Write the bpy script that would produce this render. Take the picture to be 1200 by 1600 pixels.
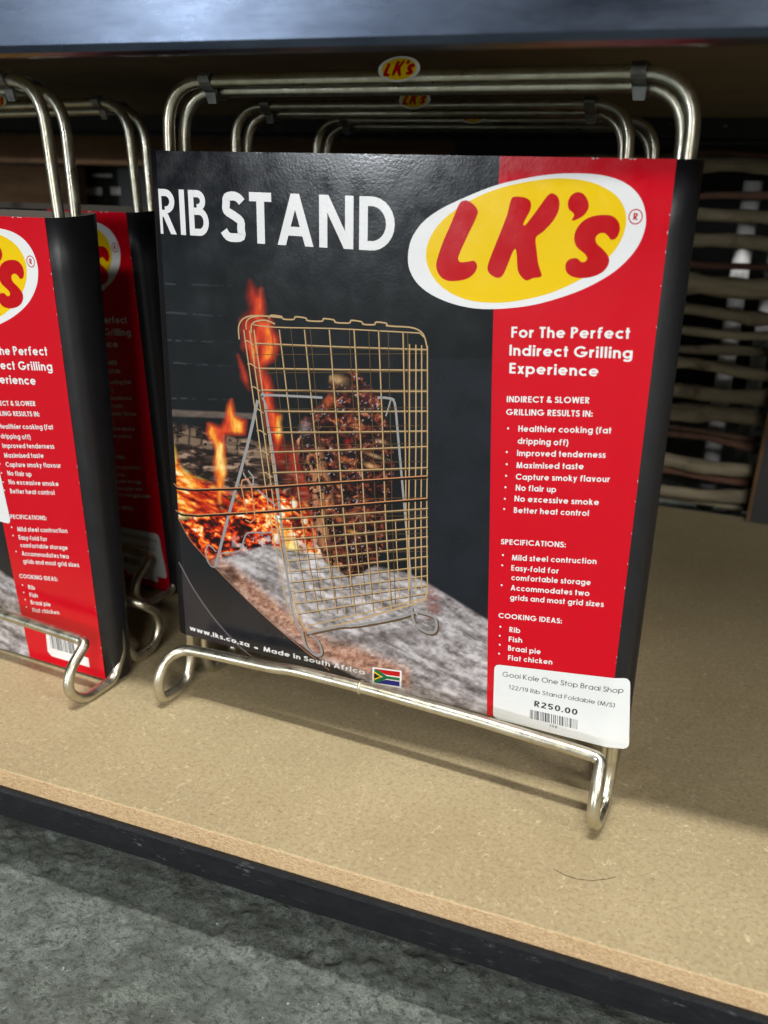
import bpy, bmesh, math, random
import numpy as np
from mathutils import Vector, Matrix
from mathutils.geometry import tessellate_polygon

for o in list(bpy.data.objects):
    bpy.data.objects.remove(o)
S = bpy.context.scene
COL = S.collection
random.seed(5)
R = math.radians

# ------------------------------------------------------------------ camera
CAM = Vector((0.33743, -0.42908, 0.31251))
CR = Vector((0.9036889, 0.4271245, 0.0294985))
CU = Vector((-0.1658, 0.2856, 0.9439))
CF = Vector((-0.3947, 0.8579, -0.3289))
CR.normalize(); CU.normalize(); CF.normalize()
CF = (CF - CR * CF.dot(CR)).normalized()
CU = CR.cross(CF).normalized()
FPX = 1460.37
cam = bpy.data.cameras.new('camera')
cam.sensor_fit = 'VERTICAL'
cam.sensor_height = 36
cam.lens = FPX / 1600 * 36
cam.clip_start = 0.02
cam.clip_end = 100
cam.dof.use_dof = True
cam.dof.focus_distance = 0.50
cam.dof.aperture_fstop = 9.0
camo = bpy.data.objects.new('camera', cam)
COL.objects.link(camo)
camo.matrix_world = Matrix(((CR.x, CU.x, -CF.x, CAM.x), (CR.y, CU.y, -CF.y, CAM.y), (CR.z, CU.z, -CF.z, CAM.z), (0, 0, 0, 1)))
S.camera = camo

# ------------------------------------------------------------------ light
TH = R(4.316)                       # the shelf is turned a little against the stand
XS = Vector((math.cos(TH), math.sin(TH), 0))
NS = Vector((-math.sin(TH), math.cos(TH), 0))
def sf(s, t, z=0.0):                # shelf coordinates -> world
    return XS * s + NS * t + Vector((0, 0, z))
W = bpy.data.worlds.new('World')
S.world = W
W.use_nodes = True
bg = W.node_tree.nodes['Background']
bg.inputs[0].default_value = (0.75, 0.85, 1.0, 1)
bg.inputs[1].default_value = 0.02
def lamp(name, loc, target, sx, sy, power, col=(1, 1, 1)):
    l = bpy.data.lights.new(name, 'AREA')
    l.shape = 'RECTANGLE'
    l.size = sx
    l.size_y = sy
    l.energy = power
    l.color = col
    o = bpy.data.objects.new(name, l)
    COL.objects.link(o)
    o.location = loc
    d = (Vector(target) - Vector(loc)).normalized()
    o.rotation_euler = d.to_track_quat('-Z', 'Y').to_euler()
    return o
e = R(73)
lamp('ceiling_lamp', sf(0.15, -0.0, 0) - NS * 3.4 * math.cos(e) + Vector((0, 0, 3.4 * math.sin(e))), (0.13, 0, 0), 1.2, 0.10, 125, (1, 0.98, 0.93))
e = R(15)
d2 = (-XS * 0.50 - NS * 0.86).normalized()
lamp('aisle_or_fill_lamp', Vector((0.1, 0, 0.2)) + d2 * 3.6 * math.cos(e) + Vector((0, 0, 3.6 * math.sin(e))), (0.1, 0, 0.2), 0.7, 0.3, 18, (0.90, 0.95, 1.0))
e = R(24)
d2 = (XS * 0.30 - NS).normalized()
lamp('aisle_or_fill_lamp', Vector((0.1, 0, 0.2)) + d2 * 4.5 * math.cos(e) + Vector((0, 0, 4.5 * math.sin(e))), (0.1, 0, 0.2), 1.4, 0.25, 100, (1, 0.98, 0.95))
e = R(30)
d2 = (XS * 0.87 - NS * 0.5).normalized()
lamp('aisle_or_fill_lamp', Vector((0.35, 0.05, 0)) + d2 * 3.5 * math.cos(e) + Vector((0, 0, 3.5 * math.sin(e))), (0.35, 0.05, 0), 0.8, 0.5, 52, (1, 0.97, 0.92))  # fill lamp added to brighten the board right of the sleeve
e = R(3.5)
d2 = (-XS * 0.50 - NS * 0.86).normalized()
lamp('added_distant_light', Vector((0.1, 0, 0.3)) + d2 * 5 * math.cos(e) + Vector((0, 0, 5 * math.sin(e))), (0.1, 0, 0.3), 0.30, 0.5, 58, (0.90, 0.95, 1.0))  # added light that gives the card top its highlight
e = R(3.2)
d2 = (XS * 0.22 - NS).normalized()
lamp('added_distant_light', Vector((0.3, 0.5, 0.3)) + d2 * 6 * math.cos(e) + Vector((0, 0, 6 * math.sin(e))), (0.3, 0.5, 0.3), 1.2, 0.3, 50, (1, 0.98, 0.95))  # light added from the front to brighten the sticks and poles
S.view_settings.view_transform = 'Standard'
S.view_settings.look = 'None'
S.view_settings.exposure = -0.12
S.view_settings.gamma = 1

# ------------------------------------------------------------------ materials
def lin(c):
    c = [x / 255 for x in c[:3]]
    return tuple((x / 12.92 if x <= 0.04045 else ((x + 0.055) / 1.055) ** 2.4) for x in c) + (1,)
class NT:
    def __init__(s, name):
        s.m = bpy.data.materials.new(name)
        s.m.use_nodes = True
        s.t = s.m.node_tree
        s.b = s.t.nodes['Principled BSDF']
        s.tc = s.t.nodes.new('ShaderNodeTexCoord')
    def n(s, kind, **kw):
        o = s.t.nodes.new(kind)
        for k, v in kw.items():
            setattr(o, k, v)
        return o
    def l(s, a, b):
        s.t.links.new(a, b)
    def noise(s, scale, detail=4, rough=0.6, stretch=None, dist=0.0, coord='Object'):
        o = s.n('ShaderNodeTexNoise')
        o.inputs['Scale'].default_value = scale
        o.inputs['Detail'].default_value = detail
        o.inputs['Roughness'].default_value = rough
        o.inputs['Distortion'].default_value = dist
        src = s.tc.outputs[coord]
        if stretch:
            mp = s.n('ShaderNodeMapping')
            mp.inputs['Scale'].default_value = stretch
            s.l(src, mp.inputs['Vector'])
            src = mp.outputs[0]
        s.l(src, o.inputs['Vector'])
        return o.outputs['Fac']
    def ramp(s, src, stops, interp='LINEAR'):
        o = s.n('ShaderNodeValToRGB')
        o.color_ramp.interpolation = interp
        el = o.color_ramp.elements
        while len(el) < len(stops):
            el.new(0.5)
        for q, (p, c) in zip(el, stops):
            q.position = p
            q.color = c if len(c) == 4 else tuple(c) + (1,)
        s.l(src, o.inputs[0])
        return o.outputs[0]
    def mix(s, fac, a, b, mode='MIX'):
        o = s.n('ShaderNodeMix', data_type='RGBA', blend_type=mode)
        for sock, v in ((o.inputs[0], fac), (o.inputs[6], a), (o.inputs[7], b)):
            if isinstance(v, (int, float, tuple)):
                sock.default_value = v
            else:
                s.l(v, sock)
        return o.outputs[2]
    def bump(s, h, strength=0.3, dist=0.001, prev=None):
        o = s.n('ShaderNodeBump')
        o.inputs['Strength'].default_value = strength
        o.inputs['Distance'].default_value = dist
        s.l(h, o.inputs['Height'])
        if prev is not None:
            s.l(prev, o.inputs['Normal'])
        return o.outputs[0]
    def set(s, col=None, rough=None, metal=None, normal=None, spec=None, coat=None):
        for k, v in (('Base Color', col), ('Roughness', rough), ('Metallic', metal), ('Normal', normal), ('Specular IOR Level', spec), ('Coat Weight', coat)):
            if v is None:
                continue
            if isinstance(v, (int, float, tuple)):
                s.b.inputs[k].default_value = v
            else:
                s.l(v, s.b.inputs[k])
        return s.m
def g(v):
    return (v, v, v, 1)

def card_mat(name, col, attr=False, rough=0.17, spec=0.45):
    m = NT(name)
    if attr:
        a = m.n('ShaderNodeAttribute', attribute_name='ink')
        col = a.outputs['Color']
    fine = m.noise(620, 2, 0.5)
    wave = m.noise(9, 1, 0.5)
    b = m.bump(fine, 0.07, 0.0005)
    b = m.bump(wave, 0.16, 0.004, b)
    r = m.ramp(m.noise(60, 4), [(0.3, g(rough - 0.05)), (0.75, g(rough + 0.1))])
    return m.set(col, r, 0, b, spec)
M = {}
M['black'] = card_mat('black_card_ink', lin((16, 19, 23)))
M['spine'] = card_mat('black_card_side', lin((24, 24, 28)), rough=0.38)
M['photo'] = card_mat('printed_photo_ink', None, attr=True)
M['red'] = card_mat('red_card_ink', (0.62, 0.0, 0.012, 1), rough=0.18)
M['darkred'] = card_mat('dark_red_ink', (0.53, 0.0, 0.006, 1), rough=0.18)
M['yellow'] = card_mat('yellow_card_ink', (0.90, 0.60, 0.0, 1), rough=0.18)
M['white'] = card_mat('white_card_ink', (0.84, 0.85, 0.86, 1), rough=0.18)
M['gold'] = card_mat('printed_gold_wire_ink', lin((190, 160, 116)))
M['golddark'] = card_mat('printed_shaded_wire_ink', lin((92, 72, 44)))
M['steelink'] = card_mat('printed_steel_ink', lin((150, 148, 148)))
M['darkink'] = card_mat('printed_black_ink', lin((22, 18, 16)))
M['green'] = card_mat('green_ink', lin((0, 110, 60)))
M['blue'] = card_mat('blue_ink', lin((20, 30, 130)))
M['orange'] = card_mat('orange_line_ink', lin((205, 140, 95)))
M['grayline'] = card_mat('grey_line_ink', lin((120, 112, 118)))
def paper():
    m = NT('price_label_paper')
    b = m.bump(m.noise(30, 3), 0.35, 0.003)
    return m.set((0.80, 0.83, 0.84, 1), 0.42, 0, b, 0.5)
M['paper'] = paper()
m = NT('raw_card_edge'); M['edge'] = m.set(lin((205, 202, 198)), 0.8)
m = NT('thermal_print'); M['ink'] = m.set((0.02, 0.02, 0.024, 1), 0.5)
m = NT('inner_card'); M['inner'] = m.set(lin((96, 88, 78)), 0.85)

def wire_mat():
    m = NT('zinc_plated_wire')
    c = m.ramp(m.noise(45, 5, 0.7), [(0.25, (0.40, 0.36, 0.25, 1)), (0.5, (0.60, 0.57, 0.46, 1)), (0.8, (0.72, 0.72, 0.66, 1))])
    c = m.mix(m.ramp(m.noise(260, 3, 0.7), [(0.62, g(0)), (0.75, g(0.5))]), c, (0.25, 0.2, 0.13, 1))
    r = m.ramp(m.noise(110, 6, 0.75), [(0.3, g(0.22)), (0.7, g(0.52))])
    b = m.bump(m.noise(400, 2), 0.05, 0.0003)
    b = m.bump(m.noise(45, 1), 0.12, 0.001, b)
    return m.set(c, r, 1.0, b)
M['wire'] = wire_mat()

m = NT('dull_grey_clip'); M['clip'] = m.set(m.ramp(m.noise(90), [(0.3, g(0.15)), (0.7, g(0.38))]), 0.45, 0.9)
def mdf():
    m = NT('mdf_board')
    c = m.ramp(m.noise(9, 5, 0.6), [(0.3, (0.335, 0.272, 0.155, 1)), (0.7, (0.412, 0.340, 0.203, 1))])
    c = m.mix(m.ramp(m.noise(420, 4, 0.7), [(0.38, g(0.55)), (0.52, g(0))]), c, (0.25, 0.17, 0.085, 1))
    c = m.mix(m.ramp(m.noise(260, 3, 0.6), [(0.60, g(0)), (0.72, g(0.5))]), c, (0.56, 0.45, 0.27, 1))
    for sc, wd, st, am in ((110, 0.016, (1, 1, 1), 0.8), (170, 0.02, (1.6, 0.8, 1), 0.7), (230, 0.02, (0.7, 1.5, 1), 0.6)):
        n1 = m.noise(sc, 1, 0.4, st, 1.2)
        line = m.ramp(n1, [(0.5 - wd, g(0)), (0.5, g(am)), (0.5 + wd, g(0))])
        msk = m.ramp(m.noise(sc * 0.9, 2, 0.6, (1.3, 1, 1)), [(0.55, g(0)), (0.61, g(1))])
        c = m.mix(m.mix(1.0, line, msk, 'MULTIPLY'), c, (0.62, 0.52, 0.33, 1))
    c = m.mix(m.ramp(m.noise(300, 1, 0.5, (0.4, 1.8, 1)), [(0.73, g(0)), (0.76, g(0.5))]), c, (0.12, 0.075, 0.04, 1))
    h = m.noise(700, 4, 0.7)
    b = m.bump(h, 0.35, 0.0006)
    return m.set(c, 0.62, 0, b, 0.3)
M['mdf'] = mdf()
m = NT('shaded_mdf'); M['under'] = m.set(m.ramp(m.noise(20, 5), [(0.3, (0.10, 0.072, 0.035, 1)), (0.7, (0.14, 0.10, 0.05, 1))]), 0.7)  # MDF with the shade of the underside put into its colour
def sawn():
    m = NT('sawn_mdf_edge')
    c = m.ramp(m.noise(500, 5, 0.75), [(0.32, (0.38, 0.245, 0.125, 1)), (0.52, (0.54, 0.375, 0.205, 1)), (0.75, (0.66, 0.49, 0.29, 1))])
    c = m.mix(m.ramp(m.noise(18, 3), [(0.4, g(0)), (0.8, g(0.35))]), c, (0.64, 0.49, 0.31, 1))
    b = m.bump(m.noise(700, 4, 0.7), 0.8, 0.0012)
    return m.set(c, 0.8, 0, b, 0.2)
M['sawn'] = sawn()
def blackpaint():
    m = NT('scuffed_black_paint')
    sc = m.ramp(m.noise(230, 6, 0.75, (0.25, 1, 1)), [(0.60, g(0)), (0.74, g(1))])
    gate = m.ramp(m.noise(22, 4, 0.6), [(0.40, g(0)), (0.6, g(1))])
    c = m.mix(m.mix(1.0, sc, gate, 'MULTIPLY'), (0.007, 0.008, 0.010, 1), (0.20, 0.20, 0.20, 1))
    r = m.ramp(m.noise(90, 5), [(0.3, g(0.36)), (0.7, g(0.6))])
    b = m.bump(m.noise(160, 4, 0.7), 0.5, 0.0012)
    return m.set(c, r, 0, b, 0.3)
M['blackpaint'] = blackpaint()
def steel():
    m = NT('brushed_blue_steel')
    c = m.ramp(m.noise(35, 5, 0.7, (0.15, 1, 1)), [(0.3, (0.035, 0.045, 0.066, 1)), (0.7, (0.075, 0.092, 0.125, 1))])
    r = m.ramp(m.noise(60, 5, 0.7, (0.3, 1, 1)), [(0.3, g(0.24)), (0.75, g(0.36))])
    b = m.bump(m.noise(300, 5, 0.7, (0.12, 1, 1)), 0.12, 0.0006)
    return m.set(c, r, 1.0, b)
M['steel'] = steel()
def concrete():
    m = NT('rough_concrete')
    c = m.ramp(m.noise(120, 8, 0.8), [(0.34, (0.16, 0.185, 0.165, 1)), (0.5, (0.255, 0.29, 0.26, 1)), (0.68, (0.42, 0.46, 0.42, 1))])  # tone contrast widened to stand in for shading of the relief
    ridge_light = m.ramp(m.noise(130, 6, 0.75, None, 0.6), [(0.42, g(0)), (0.5, g(0.7)), (0.58, g(0))])  # pale lines painted in as lit ridges of the relief
    gate = m.ramp(m.noise(38, 3, 0.6), [(0.42, g(0)), (0.6, g(1))])
    c = m.mix(m.mix(1.0, ridge_light, gate, 'MULTIPLY'), c, (0.60, 0.66, 0.60, 1))
    c = m.mix(m.ramp(m.noise(9, 3), [(0.35, g(0.35)), (0.65, g(0))]), c, (0.17, 0.19, 0.15, 1))
    c = m.mix(m.ramp(m.noise(260, 6, 0.8), [(0.40, g(0.7)), (0.48, g(0))]), c, (0.07, 0.085, 0.07, 1))
    c = m.mix(m.ramp(m.noise(300, 2, 0.6), [(0.72, g(0)), (0.74, g(0.9))]), c, (0.75, 0.77, 0.72, 1))
    h = m.noise(210, 7, 0.8)
    b = m.bump(h, 1.0, 0.008)
    return m.set(c, m.ramp(h, [(0.3, g(0.6)), (0.7, g(0.85))]), 0, b, 0.3)
M['concrete'] = concrete()
def bark(name, a, b_):
    m = NT(name)
    c = m.ramp(m.noise(40, 6, 0.7, (0.12, 1, 1)), [(0.3, a), (0.75, b_)])
    c = m.mix(m.ramp(m.noise(20, 4, 0.7), [(0.55, g(0)), (0.7, g(0.7))]), c, (0.05, 0.03, 0.02, 1))
    bb = m.bump(m.noise(120, 6, 0.75, (0.25, 1, 1)), 1.0, 0.004)
    return m.set(c, 0.85, 0, bb, 0.2)
M['bark'] = bark('grey_olive_bark', (0.10, 0.08, 0.05, 1), (0.38, 0.33, 0.22, 1))
M['barkred'] = bark('reddish_bark', (0.10, 0.045, 0.03, 1), (0.22, 0.13, 0.09, 1))
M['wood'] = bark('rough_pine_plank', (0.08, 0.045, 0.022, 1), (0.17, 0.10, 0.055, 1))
m = NT('white_pole_paint'); M['pole'] = m.set(m.ramp(m.noise(30), [(0.3, g(0.45)), (0.7, g(0.7))]), 0.4)
m = NT('black_carton'); M['carton'] = m.set(m.ramp(m.noise(20), [(0.3, (0.004, 0.004, 0.005, 1)), (0.7, (0.009, 0.009, 0.010, 1))]), 0.5)
m = NT('pale_label'); M['label'] = m.set(m.ramp(m.noise(30), [(0.3, g(0.4)), (0.7, g(0.6))]), 0.6)
m = NT('dark_backing_paint'); M['dark_backing'] = m.set(m.ramp(m.noise(3), [(0.3, g(0.012)), (0.7, g(0.02))]), 0.9)
m = NT('hair'); M['hair'] = m.set((0.02, 0.012, 0.008, 1), 0.5)

# ------------------------------------------------------------------ helpers
def link(name, mesh, mat, parent=None, loc=None, smooth=False):
    if mat is not None:
        mats = mat if isinstance(mat, (list, tuple)) else [mat]
        for q in mats:
            mesh.materials.append(q)
    if smooth:
        mesh.polygons.foreach_set('use_smooth', [True] * len(mesh.polygons))
    o = bpy.data.objects.new(name, mesh)
    COL.objects.link(o)
    if parent:
        o.parent = parent
    if loc is not None:
        o.location = loc
    return o
def mesh_of(name, vs, fs):
    me = bpy.data.meshes.new(name)
    me.from_pydata([tuple(v) for v in vs], [], fs)
    me.update()
    return me
def empty(name, label, cat, loc=(0, 0, 0), group=None):
    o = bpy.data.objects.new(name, None)
    o.empty_display_size = 0.02
    COL.objects.link(o)
    o.location = loc
    tag(o, label, cat, group)
    return o
def tag(o, label, cat, group=None):
    o['label'] = label
    o['category'] = cat
    if group:
        o['group'] = group
    return o
def struct(o):
    o['kind'] = 'structure'
    return o
def copy_tree(o, parent=None):
    c = o.copy()
    COL.objects.link(c)
    c.parent = parent
    for ch in list(o.children):
        copy_tree(ch, c)
    return c

def box(name, s0, s1, t0, t1, z0, z1, mat, parent=None, bev=0.0, seg=2, frame='shelf'):
    bm = bmesh.new()
    f = sf if frame == 'shelf' else (lambda a, b, c: Vector((a, b, c)))
    vs = [bm.verts.new(f(s, t, z)) for z in (z0, z1) for t in (t0, t1) for s in (s0, s1)]
    for q in ((0, 2, 3, 1), (4, 5, 7, 6), (0, 1, 5, 4), (2, 6, 7, 3), (0, 4, 6, 2), (1, 3, 7, 5)):
        bm.faces.new([vs[i] for i in q])
    bmesh.ops.recalc_face_normals(bm, faces=bm.faces)
    if bev:
        bmesh.ops.bevel(bm, geom=bm.edges[:], offset=bev, segments=seg, profile=0.5, affect='EDGES')
    me = bpy.data.meshes.new(name)
    bm.to_mesh(me)
    bm.free()
    return link(name, me, mat, parent)

def fillet(pts, radii, closed=False, n=7):
    """round the corners of a 3-D polyline"""
    out = []
    N = len(pts)
    pts = [Vector(p) for p in pts]
    for i in range(N):
        if not closed and i in (0, N - 1):
            out.append(pts[i])
            continue
        a, b, c = pts[i - 1], pts[i], pts[(i + 1) % N]
        r = radii[i] if isinstance(radii, (list, tuple)) else radii
        if r <= 0:
            out.append(b)
            continue
        d1, d2 = (a - b), (c - b)
        l = min(r, d1.length * 0.49, d2.length * 0.49)
        p0, p1 = b + d1.normalized() * l, b + d2.normalized() * l
        for k in range(n + 1):
            q = k / n
            out.append(p0 * (1 - q) ** 2 + b * 2 * q * (1 - q) * 1.0 + p1 * q * q)
    return out
def tube(pts, rad, seg=14, closed=False, caps=True):
    pts = [Vector(p) for p in pts]
    clean = [pts[0]]
    for p in pts[1:]:
        if (p - clean[-1]).length > 1e-5:
            clean.append(p)
    if closed and (clean[0] - clean[-1]).length < 1e-5:
        clean.pop()
    pts = clean
    N = len(pts)
    vs, fs = [], []
    up = None
    frames = []
    for i in range(N):
        if closed:
            t = (pts[(i + 1) % N] - pts[i - 1]).normalized()
        else:
            t = (pts[min(i + 1, N - 1)] - pts[max(i - 1, 0)]).normalized()
        if up is None:
            up = t.orthogonal().normalized()
        up = (up - t * up.dot(t)).normalized()
        frames.append((up.copy(), t.cross(up)))
    # closed: spread the twist so that the ends meet
    tw = 0.0
    if closed:
        t0 = (pts[1] - pts[-1]).normalized()
        u = up - t0 * up.dot(t0)
        u.normalize()
        tw = math.atan2(u.dot(frames[0][1]), u.dot(frames[0][0]))
    for i in range(N):
        r = rad(i / (N - 1)) if callable(rad) else rad
        a0 = -tw * i / N
        for k in range(seg):
            a = 2 * math.pi * k / seg + a0
            vs.append(pts[i] + (frames[i][0] * math.cos(a) + frames[i][1] * math.sin(a)) * r)
    M_ = N if closed else N - 1
    for i in range(M_):
        j = (i + 1) % N
        for k in range(seg):
            k2 = (k + 1) % seg
            fs.append((i * seg + k, i * seg + k2, j * seg + k2, j * seg + k))
    if caps and not closed:
        fs.append(tuple(range(seg - 1, -1, -1)))
        fs.append(tuple(range((N - 1) * seg, N * seg)))
    return vs, fs

# ------------------------------------------------------------------ numpy noise
_rng = np.random.RandomState(11)
_lat = _rng.rand(256, 256)
def vnoise(x, y):
    xi, yi = np.floor(x).astype(int), np.floor(y).astype(int)
    fx, fy = x - xi, y - yi
    fx = fx * fx * (3 - 2 * fx)
    fy = fy * fy * (3 - 2 * fy)
    a, b = _lat[xi % 256, yi % 256], _lat[(xi + 1) % 256, yi % 256]
    c, d = _lat[xi % 256, (yi + 1) % 256], _lat[(xi + 1) % 256, (yi + 1) % 256]
    return (a * (1 - fx) + b * fx) * (1 - fy) + (c * (1 - fx) + d * fx) * fy
def fbm(x, y, o=4, gain=0.5):
    s, a, tot = 0, 1.0, 0
    for i in range(o):
        s = s + a * vnoise(x + 17.3 * i, y + 9.1 * i)
        tot += a
        a *= gain
        x, y = x * 2.03, y * 2.03
    return s / tot

# ------------------------------------------------------------------ the setting
YS = -0.11177
# concrete floor: a fine relief near the shelf, joined into one wide sheet
def build_floor():
    zf = -0.080
    ss = np.concatenate([[-6, -3, -1.5], np.linspace(-0.7, 0.75, 760), [1.5, 3, 6]])
    tt = np.concatenate([[-8, -4, -2, -1], np.linspace(-0.42, 0.02, 270), [0.5, 1.5, 4]])
    A, B = np.meshgrid(ss, tt)
    near = ((A > -0.72) & (A < 0.77) & (B > -0.45) & (B < 0.05)).astype(float)
    n = fbm(A * 55, B * 55, 5, 0.55)
    rdg = 1 - np.abs(2 * fbm(A * 38 + 5 + 2 * n, B * 60 + 3, 3) - 1)
    n2 = fbm(A * 150 + 3, B * 150, 4, 0.6)
    rdg = 1 - np.abs(2 * fbm(A * 75 + 5 + 2 * n, B * 75 + 3, 3) - 1)
    h = (n - 0.5) * 0.0045 + (rdg - 0.6) * 0.0040 * np.clip(fbm(A * 22, B * 22, 2) * 2 - .6, 0, 1) + (n2 - .5) * .003 + (fbm(A * 14, B * 14, 2) - 0.5) * 0.003
    Z = zf + h * near
    c, s = math.cos(TH), math.sin(TH)
    V = np.stack([A * c - B * s, A * s + B * c, Z], -1).reshape(-1, 3)
    nx, ny = len(ss), len(tt)
    I = np.arange(nx * ny).reshape(ny, nx)
    F = np.stack([I[:-1, :-1], I[:-1, 1:], I[1:, 1:], I[1:, :-1]], -1).reshape(-1, 4)
    me = grid_mesh('floor', V, F)
    return struct(link('floor', me, M['concrete'], smooth=True))
def grid_mesh(name, V, F):
    me = bpy.data.meshes.new(name)
    me.vertices.add(len(V))
    me.vertices.foreach_set('co', V.astype(np.float32).ravel())
    me.loops.add(F.size)
    me.loops.foreach_set('vertex_index', F.astype(np.int32).ravel())
    me.polygons.add(len(F))
    me.polygons.foreach_set('loop_start', np.arange(0, F.size, F.shape[1], dtype=np.int32))
    me.polygons.foreach_set('loop_total', np.full(len(F), F.shape[1], dtype=np.int32))
    me.update(calc_edges=True)
    me.validate()
    return me
build_floor()
dark_backing = box('dark_backing', -3, 3, 1.32, 1.36, -0.2, 1.5, M['dark_backing'])  # dark backing added so the space behind the rack stays black
struct(dark_backing)

# the lower shelf
low = empty('lower_shelf', 'lower shelf of raw brown MDF with a scuffed black steel front lip', 'shelf', sf(0.1, YS, 0))
def under(o, par):
    o.parent = par
    o.matrix_parent_inverse = Matrix.Translation(-par.location)
    return o
bd = box('board', -1.3, 1.1, YS, 0.535, -0.0118, 0, M['mdf'], bev=0.0007)
bd.data.materials.append(M['sawn'])
for p in bd.data.polygons:
    if abs(p.normal.dot(NS)) > 0.9:
        p.material_index = 1
under(bd, low)
# lip: an angle profile with a slightly uneven lower edge
def lip():
    vs, fs = [], []
    n = 160
    prof = [(-0.0026, -0.0105), (-0.0032, -0.0125), (-0.0034, -0.022), (-0.0028, -0.0285), (0.0002, -0.0295), (0.0002, -0.0150), (0.03, -0.0150), (0.03, -0.0122), (-0.0004, -0.0122), (-0.0004, -0.0105)]
    for i in range(n + 1):
        s = -1.3 + 2.4 * i / n
        for k, (t, z) in enumerate(prof):
            dz = 0.0007 * math.sin(s * 31) * math.sin(s * 13 + 1) if k in (3, 4) else 0
            vs.append(sf(s, YS + t, z + dz))
    m_ = len(prof)
    for i in range(n):
        for k in range(m_):
            k2 = (k + 1) % m_
            fs.append((i * m_ + k, i * m_ + k2, (i + 1) * m_ + k2, (i + 1) * m_ + k))
    fs.append(tuple(range(m_)))
    fs.append(tuple(range(n * m_ + m_ - 1, n * m_ - 1, -1)))
    o = link('front_lip', mesh_of('front_lip', vs, fs), M['blackpaint'])
    return under(o, low)
lip()
under(box('rear_rail', -1.3, 1.1, 0.5362, 0.5392, -0.035, 0.0, M['blackpaint'], bev=0.0006), low)

# the upper shelf: steel front beam, MDF board seen from below, black rear beam
upz = 0.3585
up = empty('upper_shelf', 'upper shelf with a blurred bluish steel front beam above the stands', 'shelf', sf(0.1, YS, upz))
def angle(name, t0, sgn, mat, top):
    th = 0.003
    prof = [(0, top), (0, upz + 0.004), (0.0008 * sgn, upz + 0.0012), (0.004 * sgn, upz), (0.008 * sgn, upz), (0.008 * sgn, upz + th), (0.004 * sgn, upz + th), (th * sgn, upz + th + 0.002), (th * sgn, top)]
    vs, fs = [], []
    n = 40
    for i in range(n + 1):
        s = -1.3 + 2.4 * i / n
        vs += [sf(s, t0 + t, z) for t, z in prof]
    m_ = len(prof)
    for i in range(n):
        for k in range(m_):
            k2 = (k + 1) % m_
            fs.append((i * m_ + k, i * m_ + k2, (i + 1) * m_ + k2, (i + 1) * m_ + k))
    me = mesh_of(name, vs, fs)
    bm = bmesh.new(); bm.from_mesh(me); bmesh.ops.recalc_face_normals(bm, faces=bm.faces); bm.to_mesh(me); bm.free()
    return under(link(name, me, mat), up)
angle('front_beam', YS, 1, M['steel'], 0.43)
angle('rear_beam', 0.535, -1, M['blackpaint'], 0.43)
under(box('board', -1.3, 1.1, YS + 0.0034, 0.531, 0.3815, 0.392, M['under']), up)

nb = box('rear_light_blocker', -1.3, 1.1, 0.56, 1.31, 0.405, 0.42, M['under'], bev=.001)  # board added to keep ceiling light off the floor behind the rack
tag(nb, 'added brown board behind the upper shelf that shades the floor at the back', 'shelf')
# ------------------------------------------------------------------ printed card geometry
ZT, KL = 0.327145, 0.0252619
def PX(u, v):
    """a point of the printed sleeve -> card millimetres (x from its left edge, z from its foot)"""
    d = CR * ((u - 600) / FPX) - CU * ((v - 800) / FPX) + CF
    n = Vector((0, 1, KL))
    q = (KL * ZT - n.dot(CAM)) / n.dot(d)
    P = CAM + d * q
    return (P.x * 1000, P.z * 1000 - 38.0)
def Z(ox, oy, sc):
    return lambda x, y: PX(ox + x / sc, oy + y / sc)
LAY = 0.00004
def catmull(pts, n=4, closed=True):
    out = []
    N = len(pts)
    for i in range(N if closed else N - 1):
        p0 = pts[i - 1] if (closed or i > 0) else pts[i]
        p1, p2 = pts[i], pts[(i + 1) % N]
        p3 = pts[(i + 2) % N] if (closed or i + 2 < N) else p2
        for k in range(n):
            t = k / n
            out.append(tuple(0.5 * ((2 * p1[j]) + (-p0[j] + p2[j]) * t + (2 * p0[j] - 5 * p1[j] + 4 * p2[j] - p3[j]) * t * t + (-p0[j] + 3 * p1[j] - 3 * p2[j] + p3[j]) * t ** 3) for j in (0, 1)))
    if not closed:
        out.append(tuple(pts[-1]))
    return out
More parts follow.
